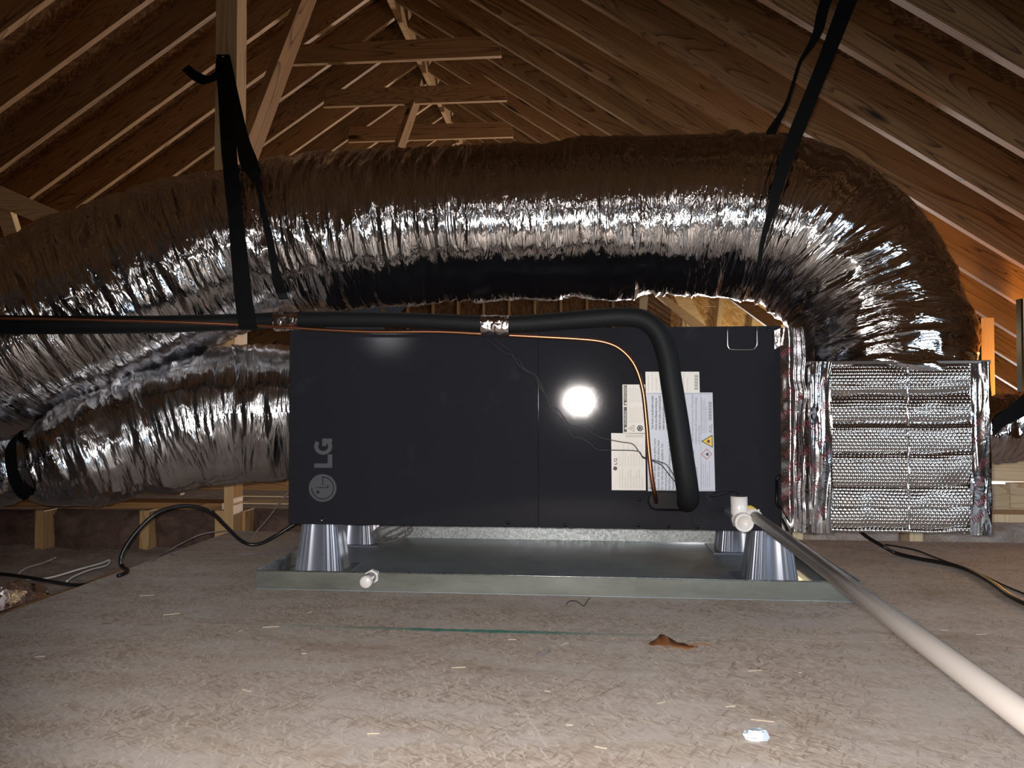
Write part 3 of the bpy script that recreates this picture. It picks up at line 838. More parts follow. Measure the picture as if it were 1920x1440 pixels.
t.build('printing', M['ink_pale'], s2)
t = MB()
arc(t, (1200, 803), 4.6, 1.1, 0, 360, 20, 0.0009)
quad(t, [(1197, 806), (1203, 805), (1202, 801), (1198, 800)])
for a, b in [((1178.5, 803), (1189, 809)), ((1189, 809), (1189, 797)), ((1189, 797), (1178.5, 803))]:
    dx, dy_ = b[0] - a[0], b[1] - a[1]; l_ = math.hypot(dx, dy_); nx, ny = -dy_ / l_ * 0.35, dx / l_ * 0.35
    quad(t, [(a[0] + nx, a[1] + ny), (b[0] + nx, b[1] + ny), (b[0] - nx, b[1] - ny), (a[0] - nx, a[1] - ny)])
quad(t, [(1182, 803.6), (1185, 804.4), (1184.6, 802.6), (1188, 803), (1185.4, 801.4), (1185.8, 803)])
t.build('pictogram', M['ink'], s2)
# sticker 3: rating plate with emblem
s3 = sticker([(1147, 919), (1211, 919.5), (1209.5, 813), (1146, 812)], M['sticker'])
t = MB()
for i in range(22): rect(t, 1173 + i * 1.55, 814.5, 1173 + i * 1.55 + (0.9 if i % 3 else 0.5), 820.5)
lines(t, 1163, 1205, 9, 915, [32, 36, 22], 2.6, ['Indoor unit of split system', 'Electrical rating 208/230V 60Hz', 'Refrigerant charge'])
lines(t, 1163, 1205, 9, 874, [24, 30, 26, 20], 2.2, ['Air conditioner', 'Heating coil rating', 'Maximum fuse size', 'Circuit ampacity'])
lines(t, 1170, 1204, 5, 846, [14, 18], 2.0, ['Factory charge', 'Design pressure'])
t.build('printing', M['ink_pale'], s3)
t = MB(); up_text(t, 'LG', 1157, 871, 6.0, 11.5, bold=0.15)
quad(t, [(1153.5 + 3.8 * math.cos(a), 878.3 - 3.8 * math.sin(a)) for a in [2 * math.pi * i / 20 for i in range(20)]])
t.build('small_emblem', M['ink'], s3)
# sticker 4: large blue-white refrigerant warning
s4 = sticker([(1215, 921), (1341, 921), (1336, 736), (1211, 736)], M['sticker_blue'])
t = MB()
up_text(t, 'WARNING', 1222.5, 913, 5.2, 33); quad(t, [(1216.4, 915), (1222.6, 918.4), (1222.6, 911.6)])
en = ['Auxiliary devices which may be an ignition source', 'ductwork, other than auxiliary devices listed', 'for use with the specific appliance. See', 'instructions.',
      'Risk Of Fire. Flammable Refrigerant Used. To Be', 'Repaired Only By Trained Service Personnel.', 'Do Not Puncture Refrigerant Tubing.', 'See Instructions.']
le = [96, 92, 86, 34, 92, 88, 70, 40]
fr_ = ["Risque d'incendie. Les dispositifs auxiliaires susceptibles", "d'etre des sources d'inflammation ne doivent pas etre", "installes dans les conduits, a l'exception des dispositifs",
       "auxiliaires repertories pour une utilisation avec l'appareil", 'specifique. Voir les instructions.', "Risque d'incendie. Refrigerant", 'inflammable utilise. Reparation', 'par personnel forme.']
lf = [62, 60, 64, 62, 36, 62, 58, 40]
for i in range(8):
    up_text(t, en[i], 1229.5 + i * 6.9, 918, 4.4, le[i], bold=0.12)
    up_text(t, fr_[i], 1225 + i * 6.9, 806 - (0 if i else 2), 4.4, lf[i], bold=0.12)
up_text(t, 'Installer dans une piece d\'au moins 3.0 m2 et 170 ft2 par surface', 1300, 830, 4.0, 90)
up_text(t, 'minimale de la piece (En fonctionnement ou stockage).', 1306.5, 832, 4.0, 88)
up_text(t, '(1.38 m2 and 170 ft2)', 1312.5, 832, 3.6, 34)
up_text(t, 'minimum room area (operating or storage).', 1301, 916, 4.0, 72)
up_text(t, '1.38 m2 and 170 ft2', 1308, 916, 3.6, 40)
up_text(t, 'A2L', 1335, 812, 6.2, 17)
lines(t, 1316, 1331, 5, 914, [48, 44, 50, 30], 1.8, ['This refrigerant is mildly flammable keep away from', 'open flames and other sources of ignition', 'ventilate the room before any servicing work'])
lines(t, 1316, 1325, 4, 812, [66, 60, 64, 50], 1.8, ['Ce refrigerant est legerement inflammable eloigner', 'des flammes et autres sources inflammation', 'ventiler la piece avant intervention'])
t.build('printing', M['ink_soft'], s4)
t = MB()
for i in range(20): rect(t, 1328.5, 753 + i * 1.8, 1334.5, 753 + i * 1.8 + (1.1 if i % 3 else 0.6))
t.build('barcode', M['ink_soft'], s4)
t = MB(); quad(t, [(1314.5, 827.5), (1336.5, 839.5), (1336, 815)], 0.0009); t.build('hazard_triangle', M['ink'], s4)
t = MB(); quad(t, [(1317.5, 827.5), (1335.0, 837.2), (1334.8, 817.6)], 0.0013); t.build('hazard_triangle_fill', M['ink_yellow'], s4)
def flame(mb, cx, cy, s, dy):
    quad(mb, [(cx + 3.5 * s, cy + 2.2 * s), (cx + 1.5 * s, cy + 3.4 * s), (cx - 1.5 * s, cy + 2.4 * s), (cx - 0.6 * s, cy + 1.0 * s), (cx - 4 * s, cy + 0.2 * s),
                  (cx - 0.8 * s, cy - 1.2 * s), (cx - 1.4 * s, cy - 2.6 * s), (cx + 1.6 * s, cy - 3.2 * s), (cx + 3.5 * s, cy - 2.0 * s)], dy)
t = MB(); flame(t, 1327.5, 827.5, 0.95, 0.0016); t.build('flame_symbol', M['ink'], s4)
t = MB(); flame(t, 1325.5, 851.8, 0.9, 0.0016); t.build('flame_symbol', M['ink'], s4)
t = MB()
dc = (1325, 851.5)
for k in range(4):
    a, b = math.radians(90 * k), math.radians(90 * k + 90)
    quad(t, [(dc[0] + 10.5 * math.cos(a), dc[1] - 10.5 * math.sin(a)), (dc[0] + 10.5 * math.cos(b), dc[1] - 10.5 * math.sin(b)),
             (dc[0] + 8.8 * math.cos(b), dc[1] - 8.8 * math.sin(b)), (dc[0] + 8.8 * math.cos(a), dc[1] - 8.8 * math.sin(a))], 0.0010)
t.build('hazard_diamond', M['ink_red'], s4)
t = MB()
for (x0, y0, x1, y1) in [(1213.8, 737.8, 1335, 738.4), (1216.5, 919.0, 1339.5, 919.6), (1314, 739, 1314.4, 919)]: rect(t, x0, y0, x1, y1)
t.build('border_line', M['ink_soft'], s4)

# ------------------------------------------------------------------ foil collar and quilted plenum box
def crumple_grid(x0, x1, z0, z1, fn, n, m):
    X = np.linspace(x0, x1, n); Z = np.linspace(z0, z1, m)
    ZZ, XX = np.meshgrid(Z, X, indexing='ij')
    Vv = np.zeros((m, n, 3)); Vv[..., 0] = XX; Vv[..., 2] = ZZ; Vv[..., 1] = fn(XX, ZZ); return Vv
YB = 1.985
bx0, bx1 = P(1522, 850, YB).x, P(1865, 850, YB).x
bz0, bz1 = P(1700, 1002, YB).z, P(1700, 678, YB).z
plen = empty('plenum_box', ((bx0 + bx1) / 2, YB + 0.25, bz0), 'square box wrapped in quilted bubble foil hanging beside the dark machine', 'plenum')
MB().mm((bx0 + 0.006, YB + 0.016, bz0 + 0.004), (bx1 - 0.006, YB + 0.5, bz1 - 0.004)).build('box_shell', M['tape'], plen, bevel=0.012)
# bubble wrap front
pxm = F / YB
zp = lambda py: P(1700, py, YB).z
seams = [zp(v) for v in (1002, 990, 952, 912, 864, 846, 806, 789, 765, 737, 719, 682, 678)][0:]
tilt = [0.0, -0.004, 0.007, -0.006, 0.009, 0.0, 0.014, -0.004, 0.012, -0.006, 0.010, -0.010, 0.0]
def bubble_fn(XX, ZZ):
    y = np.full(XX.shape, YB + 0.004)
    wob = 0.006 * vnoise(XX * 6, ZZ * 0 + 1, 61) + 0.004 * vnoise(XX * 14, ZZ * 9, 66)
    zz = ZZ + wob
    for i in range(len(seams) - 1):
        a, b = seams[i], seams[i + 1]
        if b <= a: continue
        t_ = (zz - a) / (b - a); m_ = (t_ >= 0) & (t_ < 1)
        y = np.where(m_, YB + 0.004 - 0.0035 * np.sin(np.pi * np.clip(t_, 0, 1)) ** 0.6 + tilt[i] * (t_ - 0.5), y)
    # hexagonal bubbles
    s = 0.0098; r = s * 0.866
    row = np.round((ZZ - bz0) / r); off = np.where(np.mod(row, 2) == 0, 0.0, s / 2)
    cxb = np.round((XX - bx0 - off) / s) * s + bx0 + off; czb = row * r + bz0
    dd = np.sqrt((XX - cxb) ** 2 + (ZZ - czb) ** 2) / (s * 0.42)
    y -= 0.0011 * np.sqrt(np.clip(1 - dd ** 2, 0, 1))
    y += 0.002 * vnoise(XX * 22, ZZ * 22, 62)
    return y
qx0, qx1 = P(1556, 850, YB).x, P(1822, 850, YB).x
Vb = crumple_grid(qx0, qx1, bz0 + 0.004, bz1 - 0.006, bubble_fn, 400, 470)
link('bubble_foil', grid_mesh('bubble_foil', Vb), M['bubble'], plen)
sxp = P(1703, 850, YB).x
MB().tube([(sxp + 0.0015 * math.sin(i * 1.7), YB + 0.001 - 0.0015 * math.cos(i * 2.3), bz0 + 0.01 + (bz1 - bz0 - 0.02) * i / 24) for i in range(25)], 0.0034, 10, sub=3).build('seam_tape', M['tape'], plen, True)
def fold_fn(seed, y0, amp=0.008, fu=26, fz=4):
    def fn(XX, ZZ):
        wp = 0.02 * vnoise(XX * 8, ZZ * 6, seed + 2)
        r1 = 1 - 2 * np.abs(vnoise((XX + wp) * fu, ZZ * fz, seed))
        r2 = 1 - 2 * np.abs(vnoise((XX + wp) * fu * 2.5, ZZ * fz * 3, seed + 1))
        return y0 - amp * r1 - amp * 0.35 * r2
    return fn
def tube_side(x0, x1, y0, y1, z0, z1, seed, name, amp=0.006, rnd=0.02):
    """strip wrapping round the front corner: profile in plan from (x0,y0) along front to x1"""
    fn = fold_fn(seed, y0, amp)
    return link(name, grid_mesh(name, crumple_grid(x0, x1, z0, z1, fn, 70, 260)), M['tape'], plen)
tube_side(bx0 - 0.002, qx0 + 0.006, YB + 0.004, 0, bz0, bz1, 71, 'foil_tape', 0.008)
tube_side(qx1 - 0.006, bx1 - 0.012, YB + 0.004, 0, bz0, bz1, 75, 'foil_tape', 0.005)
# rounded right edge
m = 200; thn = 30
Z = np.linspace(bz0, bz1, m); A_ = np.linspace(0, math.pi / 2, thn)
ZZ, AA = np.meshgrid(Z, A_, indexing='ij')
rr_ = 0.022 + 0.003 * vnoise(ZZ * 12, AA * 2, 81) + 0.0015 * vnoise(ZZ * 40, AA * 3, 82)
Vc = np.stack([bx1 - 0.022 + rr_ * np.sin(AA), YB + 0.022 - rr_ * np.cos(AA), ZZ], -1)
link('corner_tape', grid_mesh('corner_tape', Vc), M['tape'], plen)
# top rim where duct enters
MB().mm((bx0 + 0.002, YB + 0.002, bz1 - 0.006), (bx1 - 0.004, YB + 0.5, bz1 + 0.003)).build('top_flange', plain('dark_foil_edge', (0.10, 0.075, 0.065), 0.4, 0.8), plen, bevel=0.0015)
# collar between machine and box
cz0, cz1 = P(1500, 998, 2.05).z, P(1500, 613, 2.05).z
tube_mat = M['tape']
cl = empty('foil_collar', (P(1500, 998, 2.05).x, 2.3, cz0), 'tall foil taped collar joining the machine to the quilted box', 'collar')
cx0, cx1 = P(1467, 800, 2.06).x - 0.002, P(1524, 800, 2.0).x + 0.012
MB().mm((cx0 + 0.004, 2.09, cz0 + 0.006), (cx1 - 0.003, 2.64, cz1 - 0.006)).build('collar_core', M['tape'], cl)
def collar_fn(XX, ZZ):
    t_ = (XX - cx0) / (cx1 - cx0)
    base = 2.068 - 0.05 * np.clip((t_ - 0.35) / 0.65, 0, 1) ** 1.2
    wp = 0.006 * vnoise(XX * 4, ZZ * 7, 92) + 0.004 * vnoise(XX * 10, ZZ * 20, 94)
    q = (XX + wp - cx0) / (cx1 - cx0)
    fold = 0.014 * np.exp(-((q - 0.42) / 0.05) ** 2) + 0.012 * np.exp(-((q - 0.66) / 0.06) ** 2)
    low = np.clip((cz0 + 0.10 - ZZ) / 0.10, 0, 1)
    return base - fold * (0.7 + 0.5 * vnoise(XX * 0, ZZ * 8, 93)) - 0.012 * low * (1 - 2 * np.abs(vnoise(XX * 30 + ZZ * 16, ZZ * 9, 95))) + 0.0012 * vnoise(XX * 50, ZZ * 30, 96)
link('foil_tape', grid_mesh('collar_tape', crumple_grid(cx0, cx1, cz0, cz1, collar_fn, 90, 320)), M['tape'], cl)
MB().prism([P(1452, 620, 2.074), P(1452, 655, 2.074), P(1468, 646, 2.066), P(1472, 612, 2.066)], (0, 0.001, 0)).build('tape_tab', M['tape_small'], cl)
# dark red printed marks on the tape, slanting strokes
def marks(fn, spots, parent):
    for (px, py, Y) in spots:
        mb = MB()
        c = P(px, py, Y)
        for i in range(6):
            off = (i - 2.5) * 0.0042
            cc = Vector((c.x + off, 0, c.z + off * 0.9))
            ln = 0.0065 + 0.003 * random.random()
            d = Vector((0.45, 0, -0.9)).normalized() * ln; n_ = Vector((0.9, 0, 0.45)).normalized() * 0.0007
            q = [cc - d + n_, cc + d + n_, cc + d - n_, cc - d - n_]
            yy = [float(fn(np.array([v.x]), np.array([v.z]))[0]) - 0.0012 for v in q]
            mb.add([(v.x, y_, v.z) for v, y_ in zip(q, yy)], [(0, 1, 2, 3)])
        mb.build('printed_mark', M['tape_red'], parent)
marks(collar_fn, [(1478, 700, 2.06), (1480, 735, 2.06), (1475, 775, 2.06), (1480, 815, 2.06), (1482, 848, 2.06), (1486, 873, 2.06), (1476, 905, 2.06),
                  (1500, 745, 2.04), (1505, 800, 2.04), (1512, 845, 2.04), (1500, 895, 2.04), (1480, 955, 2.06), (1475, 928, 2.06), (1512, 870, 2.04), (1474, 660, 2.06)], cl)
marks(fold_fn(71, YB + 0.004, 0.008), [(1530, 803, YB), (1543, 828, YB), (1548, 853, YB), (1530, 875, YB), (1528, 913, YB), (1538, 960, YB), (1540, 720, YB), (1545, 765, YB)], plen)
marks(fold_fn(75, YB + 0.004, 0.005), [(1838, 790, YB), (1836, 820, YB), (1842, 870, YB), (1836, 905, YB), (1840, 940, YB), (1834, 970, YB)], plen)

# ------------------------------------------------------------------ drain pan
PX0, PX1 = PZ(483, 1103).x, PZ(1605, 1128).x + 0.012
PY0, PY1, PH = 1.93, 2.70, 0.048
pan = empty('drain_pan', ((PX0 + PX1) / 2, (PY0 + PY1) / 2, 0), 'shallow galvanised metal drain pan on the floor under the machine', 'pan')
T_ = 0.0015
MB().mm((PX0, PY0, 0.0005), (PX1, PY1, 0.002)).build('pan_floor', M['galv_floor'], pan)
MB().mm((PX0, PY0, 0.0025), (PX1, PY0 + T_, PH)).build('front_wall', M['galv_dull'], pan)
MB().mm((PX0, PY1 - T_, 0.0025), (PX1, PY1, PH)).build('rear_wall', M['galv'], pan)
MB().mm((PX0, PY0 + 0.002, 0.0025), (PX0 + T_, PY1 - 0.002, PH)).build('side_wall', M['galv'], pan)
MB().mm((PX1 - T_, PY0 + 0.002, 0.0025), (PX1, PY1 - 0.002, PH)).build('side_wall', M['galv'], pan)
MB().tube([(PX0, PY0, PH), (PX1, PY0, PH), ], 0.0018, 6, sub=1).build('rolled_rim', M['galv'], pan, True)
MB().tube([(PX1, PY0, PH), (PX1, PY1, PH)], 0.0022, 6, sub=1).build('rolled_rim', M['galv'], pan, True)
MB().tube([(PX0, PY0, PH), (PX0, PY1, PH)], 0.0018, 6, sub=1).build('rolled_rim', M['galv'], pan, True)
# folded corner tabs
MB().prism([(PX0 + 0.002, PY0 + 0.004, 0.003), (PX0 + 0.002, PY0 + 0.06, PH - 0.003), (PX0 + 0.002, PY0 + 0.004, PH - 0.003)], (0.0015, 0, 0)).build('corner_fold', M['galv'], pan)
MB().prism([(PX1 - 0.002, PY0 + 0.004, 0.003), (PX1 - 0.002, PY0 + 0.06, PH - 0.003), (PX1 - 0.002, PY0 + 0.004, PH - 0.003)], (-0.0015, 0, 0)).build('corner_fold', M['galv'], pan)

# drain fitting through the front wall of the pan
a = P(703, 1076, 1.93); b = P(679, 1101, 1.80)
ax = (b - a).normalized(); ax = Vector((0.0, -1, -0.02)).normalized()
df = empty('drain_fitting', a, 'white plastic capped drain fitting poking out of the pan front', 'fitting')
MB().lathe(a + Vector((0, 0.004, 0)), ax, [(0, .010), (.006, .010), (.012, .0115), (.020, .0115)], 20).build('spigot', M['pvc'], df, True)
MB().lathe(a + ax * 0.022, ax, [(0, .017), (.001, .0185), (.012, .0185), (.013, .016)], 6).build('hex_nut', M['pvc'], df)
MB().lathe(a + ax * 0.036, ax, [(0, .0135), (.022, .0135), (.023, .0150), (.050, .0150), (.053, .0125)], 24).build('end_cap', M['pvc'], df, True)

# ------------------------------------------------------------------ support legs
def leg_mesh(h):
    nn, mm = 224, 16
    Vv = np.zeros((mm, nn, 3))
    for i in range(mm):
        t_ = i / (mm - 1)
        hw = 0.068 * (1 - t_) + 0.050 * t_
        for k in range(nn):
            a = 2 * math.pi * k / nn
            c, s = math.cos(a), math.sin(a)
            e = 0.42
            x = math.copysign(abs(c) ** e, c) * hw; y = math.copysign(abs(s) ** e, s) * hw
            ph = (a * 4 / (2 * math.pi) + 0.5) % 1.0
            g_ = 1 - 0.09 * math.exp(-((ph - 0.5) / 0.03) ** 2) - 0.03 * math.exp(-((ph - 0.30) / 0.03) ** 2) - 0.02 * math.exp(-((ph - 0.70) / 0.03) ** 2) + 0.012 * math.cos(a * 24)
            Vv[i, k] = (x * g_, y * g_, 0.004 + t_ * (h - 0.004))
    return grid_mesh('leg_column', Vv, True)
LEG_H = UZ0 - 0.0035
colm = leg_mesh(LEG_H)
colm.materials.append(M['leg'])
basem = MB().mm((-0.088, -0.088, 0), (0.088, 0.088, 0.004)).mesh('base_flange'); basem.materials.append(M['leg'])
topm = MB().mm((-0.048, -0.048, LEG_H - 0.003), (0.048, 0.048, LEG_H - 0.0002)).mesh('top_plate'); topm.materials.append(M['leg'])
XB = [(P(603, 1060, 2.15).x, 2.16, 'grey tapered riser under the machine front left corner'), (P(672, 1035, 2.6).x, 2.60, 'grey tapered riser behind the front left one, beside the wire coil'),
      (P(1443, 1060, 2.13).x, 2.14, 'grey tapered riser under the machine front right corner'), (P(1381, 1035, 2.58).x, 2.58, 'grey tapered riser at the rear right, behind the pipe fitting')]
for (x, y, lb) in XB:
    e = empty('equipment_riser', (x, y, 0.0022), lb, 'riser', 'tapered risers under the machine')
    for nm, me in (('column', colm), ('base_flange', basem), ('top_plate', topm)):
        o = bpy.data.objects.new(nm, me); COL.objects.link(o); o.parent = e

# ------------------------------------------------------------------ refrigerant pipes
def pxpath(l): return [P(*q) for q in l]
LSP = [(-260, 614, 1.86), (-100, 610, 1.88), (0, 609, 1.90), (150, 609, 1.94), (300, 608, 1.985), (460, 603, 2.035), (560, 599, 2.03), (700, 599, 2.02), (800, 602, 2.01), (930, 608, 2.00),
       (1000, 606, 2.0), (1100, 598, 1.99), (1165, 594, 1.985), (1205, 599, 1.98), (1233, 622, 1.975), (1250, 665, 1.97), (1259, 720, 1.965), (1270, 790, 1.965), (1280, 860, 1.965), (1288, 912, 1.975), (1290, 936, 2.0), (1288, 942, 2.05), (1286, 942, 2.084)]
LR_ = [.026] * 3 + [.025, .024, .0225, .0215, .0205, .0205, .0225, .0235, .0240, .0245, .0250, .0258, .0265, .0272, .0280, .0280, .0278, .0275, .026, .024]
ls = empty('suction_pipe', P(700, 599, 2.02), 'thick black foam insulated pipe crossing the machine top and bending down', 'pipe')
MB().tube(pxpath(LSP), LR_, 20, sub=6).build('foam_sleeve', M['foam'], ls, True)
LQP = [(-260, 597, 1.825), (-100, 596, 1.84), (0, 597, 1.865), (100, 598.5, 1.895), (300, 603, 1.95), (460, 609, 2.000), (540, 614, 2.005), (620, 619, 2.01), (700, 622, 2.015), (820, 622, 2.02), (905, 626, 2.02),
       (1000, 631, 2.02), (1090, 636, 2.02), (1135, 642, 2.02), (1165, 656, 2.02), (1190, 685, 2.02), (1205, 730, 2.02), (1212, 790, 2.02), (1216, 840, 2.02), (1222, 895, 2.02), (1228, 928, 2.035), (1230, 940, 2.075), (1230, 941, 2.084)]
tag(MB().tube(pxpath(LQP), [.0046] * 10 + [.0048] * 5 + [.0058] * 8, 10, sub=6).build('copper_pipe', M['copper'], None, True),
    'thin bare copper pipe running below the black foam pipe into the machine', 'pipe')
def sleeve(xa, xb, label, seed, rr=0.028):
    pts, _ = resample(pxpath(LSP), [0] * len(LSP), 30)
    sel = [p for p in pts if P(xa, 605, 2.02).x <= p.x <= P(xb, 605, 2.02).x and p.z > 0.55]
    A = np.array([tuple(p) for p in sel]); n = 60; tt = np.linspace(0, len(A) - 1, n)
    C = np.stack([np.interp(tt, np.arange(len(A)), A[:, i]) for i in range(3)], 1)
    th = np.linspace(0, 2 * np.pi, 64, endpoint=False); U, TH = np.meshgrid(np.linspace(0, 1, n), th, indexing='ij')
    R = rr + 0.0012 * vnoise(U * 5, TH * 1.6, seed) + 0.0012 * (1 - 2 * np.abs(vnoise(U * 9 + TH, TH * 3, seed + 1)))
    zoff = -0.004
    Vv = np.zeros((n, 64, 3)); Vv[..., 0] = C[:, 0:1]; Vv[..., 1] = C[:, 1:2] + R * np.cos(TH) * 0.95; Vv[..., 2] = C[:, 2:3] + zoff + R * np.sin(TH)
    o = link('foil_wrap', grid_mesh('foil_wrap', Vv, True), M['tape_small'], None)
    return tag(o, label, 'foil tape')
sleeve(511, 564, 'foil tape band round the pipes just left of the machine top corner', 41, 0.0262)
sleeve(903, 957, 'foil tape band round the pipes above the middle of the machine', 44, 0.0275)

# thin twin wires
w1 = [(905, 628), (933, 652), (948, 662), (962, 667), (971, 683), (985, 695), (1004, 706), (1012, 725), (1025, 743), (1031, 760), (1037, 772), (1054, 787), (1067, 808), (1074, 819), (1090, 821), (1108, 833), (1121, 843), (1150, 844), (1196, 846), (1205, 858), (1225, 865), (1240, 872), (1250, 884), (1262, 899), (1274, 911)]
w2 = [(927, 630), (938, 643), (958, 658), (963, 670), (973, 675), (985, 693), (1000, 699), (1010, 712), (1018, 730), (1028, 752), (1033, 761), (1046, 768), (1055, 780), (1066, 795), (1080, 799), (1100, 804), (1120, 818), (1160, 828), (1185, 832), (1196, 844), (1205, 856), (1222, 862), (1240, 867), (1250, 872), (1262, 889), (1274, 906)]
tw = empty('thermostat_wire', PP(905, 628, .01), 'pair of thin black wires trailing down the machine front from the tape', 'wire')
MB().tube([P(x, y, 2.073) for x, y in w1], 0.0013, 6, sub=4).build('strand', M['cable'], tw, True)
MB().tube([P(x, y, 2.070) for x, y in w2], 0.0013, 6, sub=4).build('strand', M['cable'], tw, True)
w3 = [(1304, 925, 2.05), (1322, 926, 2.06), (1345, 922, 2.05), (1368, 919, 2.0), (1382, 924, 1.955), (1387, 936, 1.935)]
w4 = [(1304, 929, 2.05), (1325, 931, 2.06), (1345, 930, 2.04), (1362, 925, 2.0), (1378, 920, 1.96), (1385, 936, 1.932)]
tw = empty('float_switch_wire', P(*w3[0]), 'short pair of black wires from the pipe slot into the white tee', 'wire')
MB().tube(pxpath(w3), 0.0013, 6, sub=4).build('strand', M['cable'], tw, True)
MB().tube(pxpath(w4), 0.0013, 6, sub=4).build('strand', M['cable'], tw, True)

# ------------------------------------------------------------------ condensate drain
YT = 1.93
tee = empty('drain_tee', P(1387, 975, YT), 'white plastic tee with an open top and capped end on the machine front', 'fitting')
tc_ = P(1386, 974, YT)
top = P(1387, 931, YT)
MB().lathe(tc_ - Vector((0, 0, 0.016)), (0, 0, 1), [(0, .015), (.010, .0170), (.026, .0172), (.030, .0198), (top.z - tc_.z + 0.016, .0200)], 28).build('tee_riser', M['pvc'], tee, True)
MB().lathe(P(1387, 931, YT) + Vector((0, 0, 0.0004)), (0, 0, 1), [(0, .0155), (.0006, .0155)], 24).build('mouth_shade', M['ink_soft'], tee)  # dark disc on the closed top, shade inside the mouth as colour
MB().lathe(tc_ + Vector((0, 0.13, 0)), (0, -1, 0), [(0, .0135), (.11, .0135), (.112, .0185), (.150, .0190), (.152, .0150)], 28).build('tee_branch', M['pvc'], tee, True)
MB().lathe(tc_ + Vector((0.004, -0.019, -0.002)), (0, -1, 0), [(0, .0215), (.002, .0225), (.022, .0225), (.024, .0205), (.0242, .0165), (.021, .0160)], 32).build('end_cap', M['pvc'], tee, True)
pipe0 = P(1412, 966, 1.935); pipe1 = P(1920, 1343, .72)
d_ = (pipe1 - pipe0); far_end = pipe1 + d_.normalized() * 1.6
dp = empty('drain_pipe', pipe0, 'long pale plastic pipe running from the tee towards the bottom right', 'pipe')
MB().tube([pipe0, pipe1, far_end], 0.0134, 24, sub=1).build('pipe', M['pvc_pipe'], dp, True)
MB().tube([pipe0 + Vector((-0.028, 0.01, -0.004)), pipe0 + Vector((-0.004, 0.006, 0.0)), pipe0 + d_.normalized() * 0.028], [.014, .0175, .0172], 20, sub=1).build('elbow', M['pvc'], dp, True)
yc = empty('wire_connector', P(1405, 955, 1.95), 'small yellow wire connector tucked behind the white tee', 'connector')
MB().tube([P(1396, 953, 1.945), P(1407, 952, 1.935), P(1418, 957, 1.925)], [.0055, .0062, .003], 10, sub=3).build('shell', M['yellow'], yc, True)
MB().tube([P(1414, 966, 1.945), P(1420, 961, 1.94), P(1423, 955, 1.94)], [.003, .004, .0025], 8, sub=3).build('tab', M['pvc'], yc, True)

# ------------------------------------------------------------------ straps
def ribbon(rows, parent, name='webbing', th=0.0022, sub=6):
    Lp = [P(a, b, Y) for a, b, c, d, Y in rows]; Rp = [P(c, d, Y) for a, b, c, d, Y in rows]
    Lp, _ = resample(Lp, 0, sub); Rp, _ = resample(Rp, 0, sub)
    mb = MB()
    vs = []
    for l, r in zip(Lp, Rp):
        vs += [l, r, r + Vector((0, th, 0)), l + Vector((0, th, 0))]
    fs = []
    for i in range(len(Lp) - 1):
        b = i * 4
        for k in range(4): fs.append((b + k, b + (k + 1) % 4, b + 4 + (k + 1) % 4, b + 4 + k))
    fs.append((0, 1, 2, 3)); n = (len(Lp) - 1) * 4; fs.append((n + 3, n + 2, n + 1, n))
    mb.add(vs, fs)
    return mb.build(name, M['strap'], parent)
sA = empty('hanging_strap', P(420, 105, 2.93), 'black webbing strap nailed to the post and looped round the big duct', 'strap')
ribbon([(406, 102, 430, 102, 2.935), (404, 130, 434, 130, 2.88), (408, 165, 437, 165, 2.80), (411, 220, 441, 220, 2.62), (415, 285, 444, 285, 2.28), (418, 315, 446, 315, 2.13), (422, 360, 450, 360, 2.055),
        (428, 410, 456, 410, 2.015), (433, 480, 464, 480, 1.99), (440, 560, 473, 560, 1.985), (446, 604, 480, 604, 1.982), (449, 617, 481, 617, 2.0), (450, 619, 483, 619, 2.08)], sA)
ribbon([(412, 104, 431, 104, 2.93), (424, 150, 441, 150, 2.82), (433, 200, 452, 200, 2.68), (442, 260, 467, 260, 2.38), (450, 308, 483, 302, 2.14), (468, 334, 487, 334, 2.08), (480, 350, 488, 350, 2.06),
        (489, 400, 500, 400, 2.02), (499, 450, 512, 450, 2.005), (507, 500, 522, 500, 2.01), (515, 540, 535, 540, 2.04), (521, 556, 539, 554, 2.12), (524, 562, 541, 560, 2.2)], sA)
ribbon([(341, 131, 354, 121, 2.90), (354, 144, 366, 131, 2.895), (366, 153, 378, 138, 2.89), (380, 158, 389, 142, 2.89), (396, 154, 398, 138, 2.895), (411, 146, 404, 132, 2.90), (418, 130, 408, 122, 2.91), (416, 112, 408, 106, 2.93)], sA, 'loose_tail')
MB().lathe(P(419, 108, 2.93), (0, -1, 0), [(0, .004), (.006, .006), (.008, .003)], 10).build('nail', M['chrome'], sA, True)
MB().lathe(P(418, 115, 2.92), (0, -1, 0), [(0, .004), (.006, .005), (.008, .003)], 10).build('nail', M['chrome'], sA, True)
sB = empty('hanging_strap', P(1690, -260, 2.2), 'black webbing strap hung from the roof at the bend of the big duct', 'strap')
ribbon([(1690, -300, 1724, -300, 2.30), (1632, -140, 1666, -140, 2.26), (1574, 0, 1608, 0, 2.22), (1531, 118, 1560, 118, 2.17), (1482, 240, 1511, 240, 2.12), (1461, 299, 1488, 299, 2.09), (1449, 341, 1472, 341, 2.07),
        (1441, 385, 1458, 385, 2.06), (1431, 427, 1443, 427, 2.065), (1424, 460, 1433, 460, 2.08), (1419, 500, 1427, 500, 2.11)], sB)
ribbon([(1655, -310, 1680, -310, 2.6), (1590, -140, 1615, -140, 2.6), (1538, 0, 1560, 0, 2.6), (1524, 60, 1543, 60, 2.6), (1508, 95, 1520, 95, 2.6), (1496, 118, 1503, 118, 2.59), (1483, 160, 1490, 160, 2.58), (1468, 200, 1477, 200, 2.56), (1436, 248, 1456, 248, 2.50), (1432, 270, 1452, 270, 2.48)], sB)
sC = empty('duct_strap', P(30, 880, 2.0), 'black strap band pinching the lower foil duct at the left edge', 'strap')
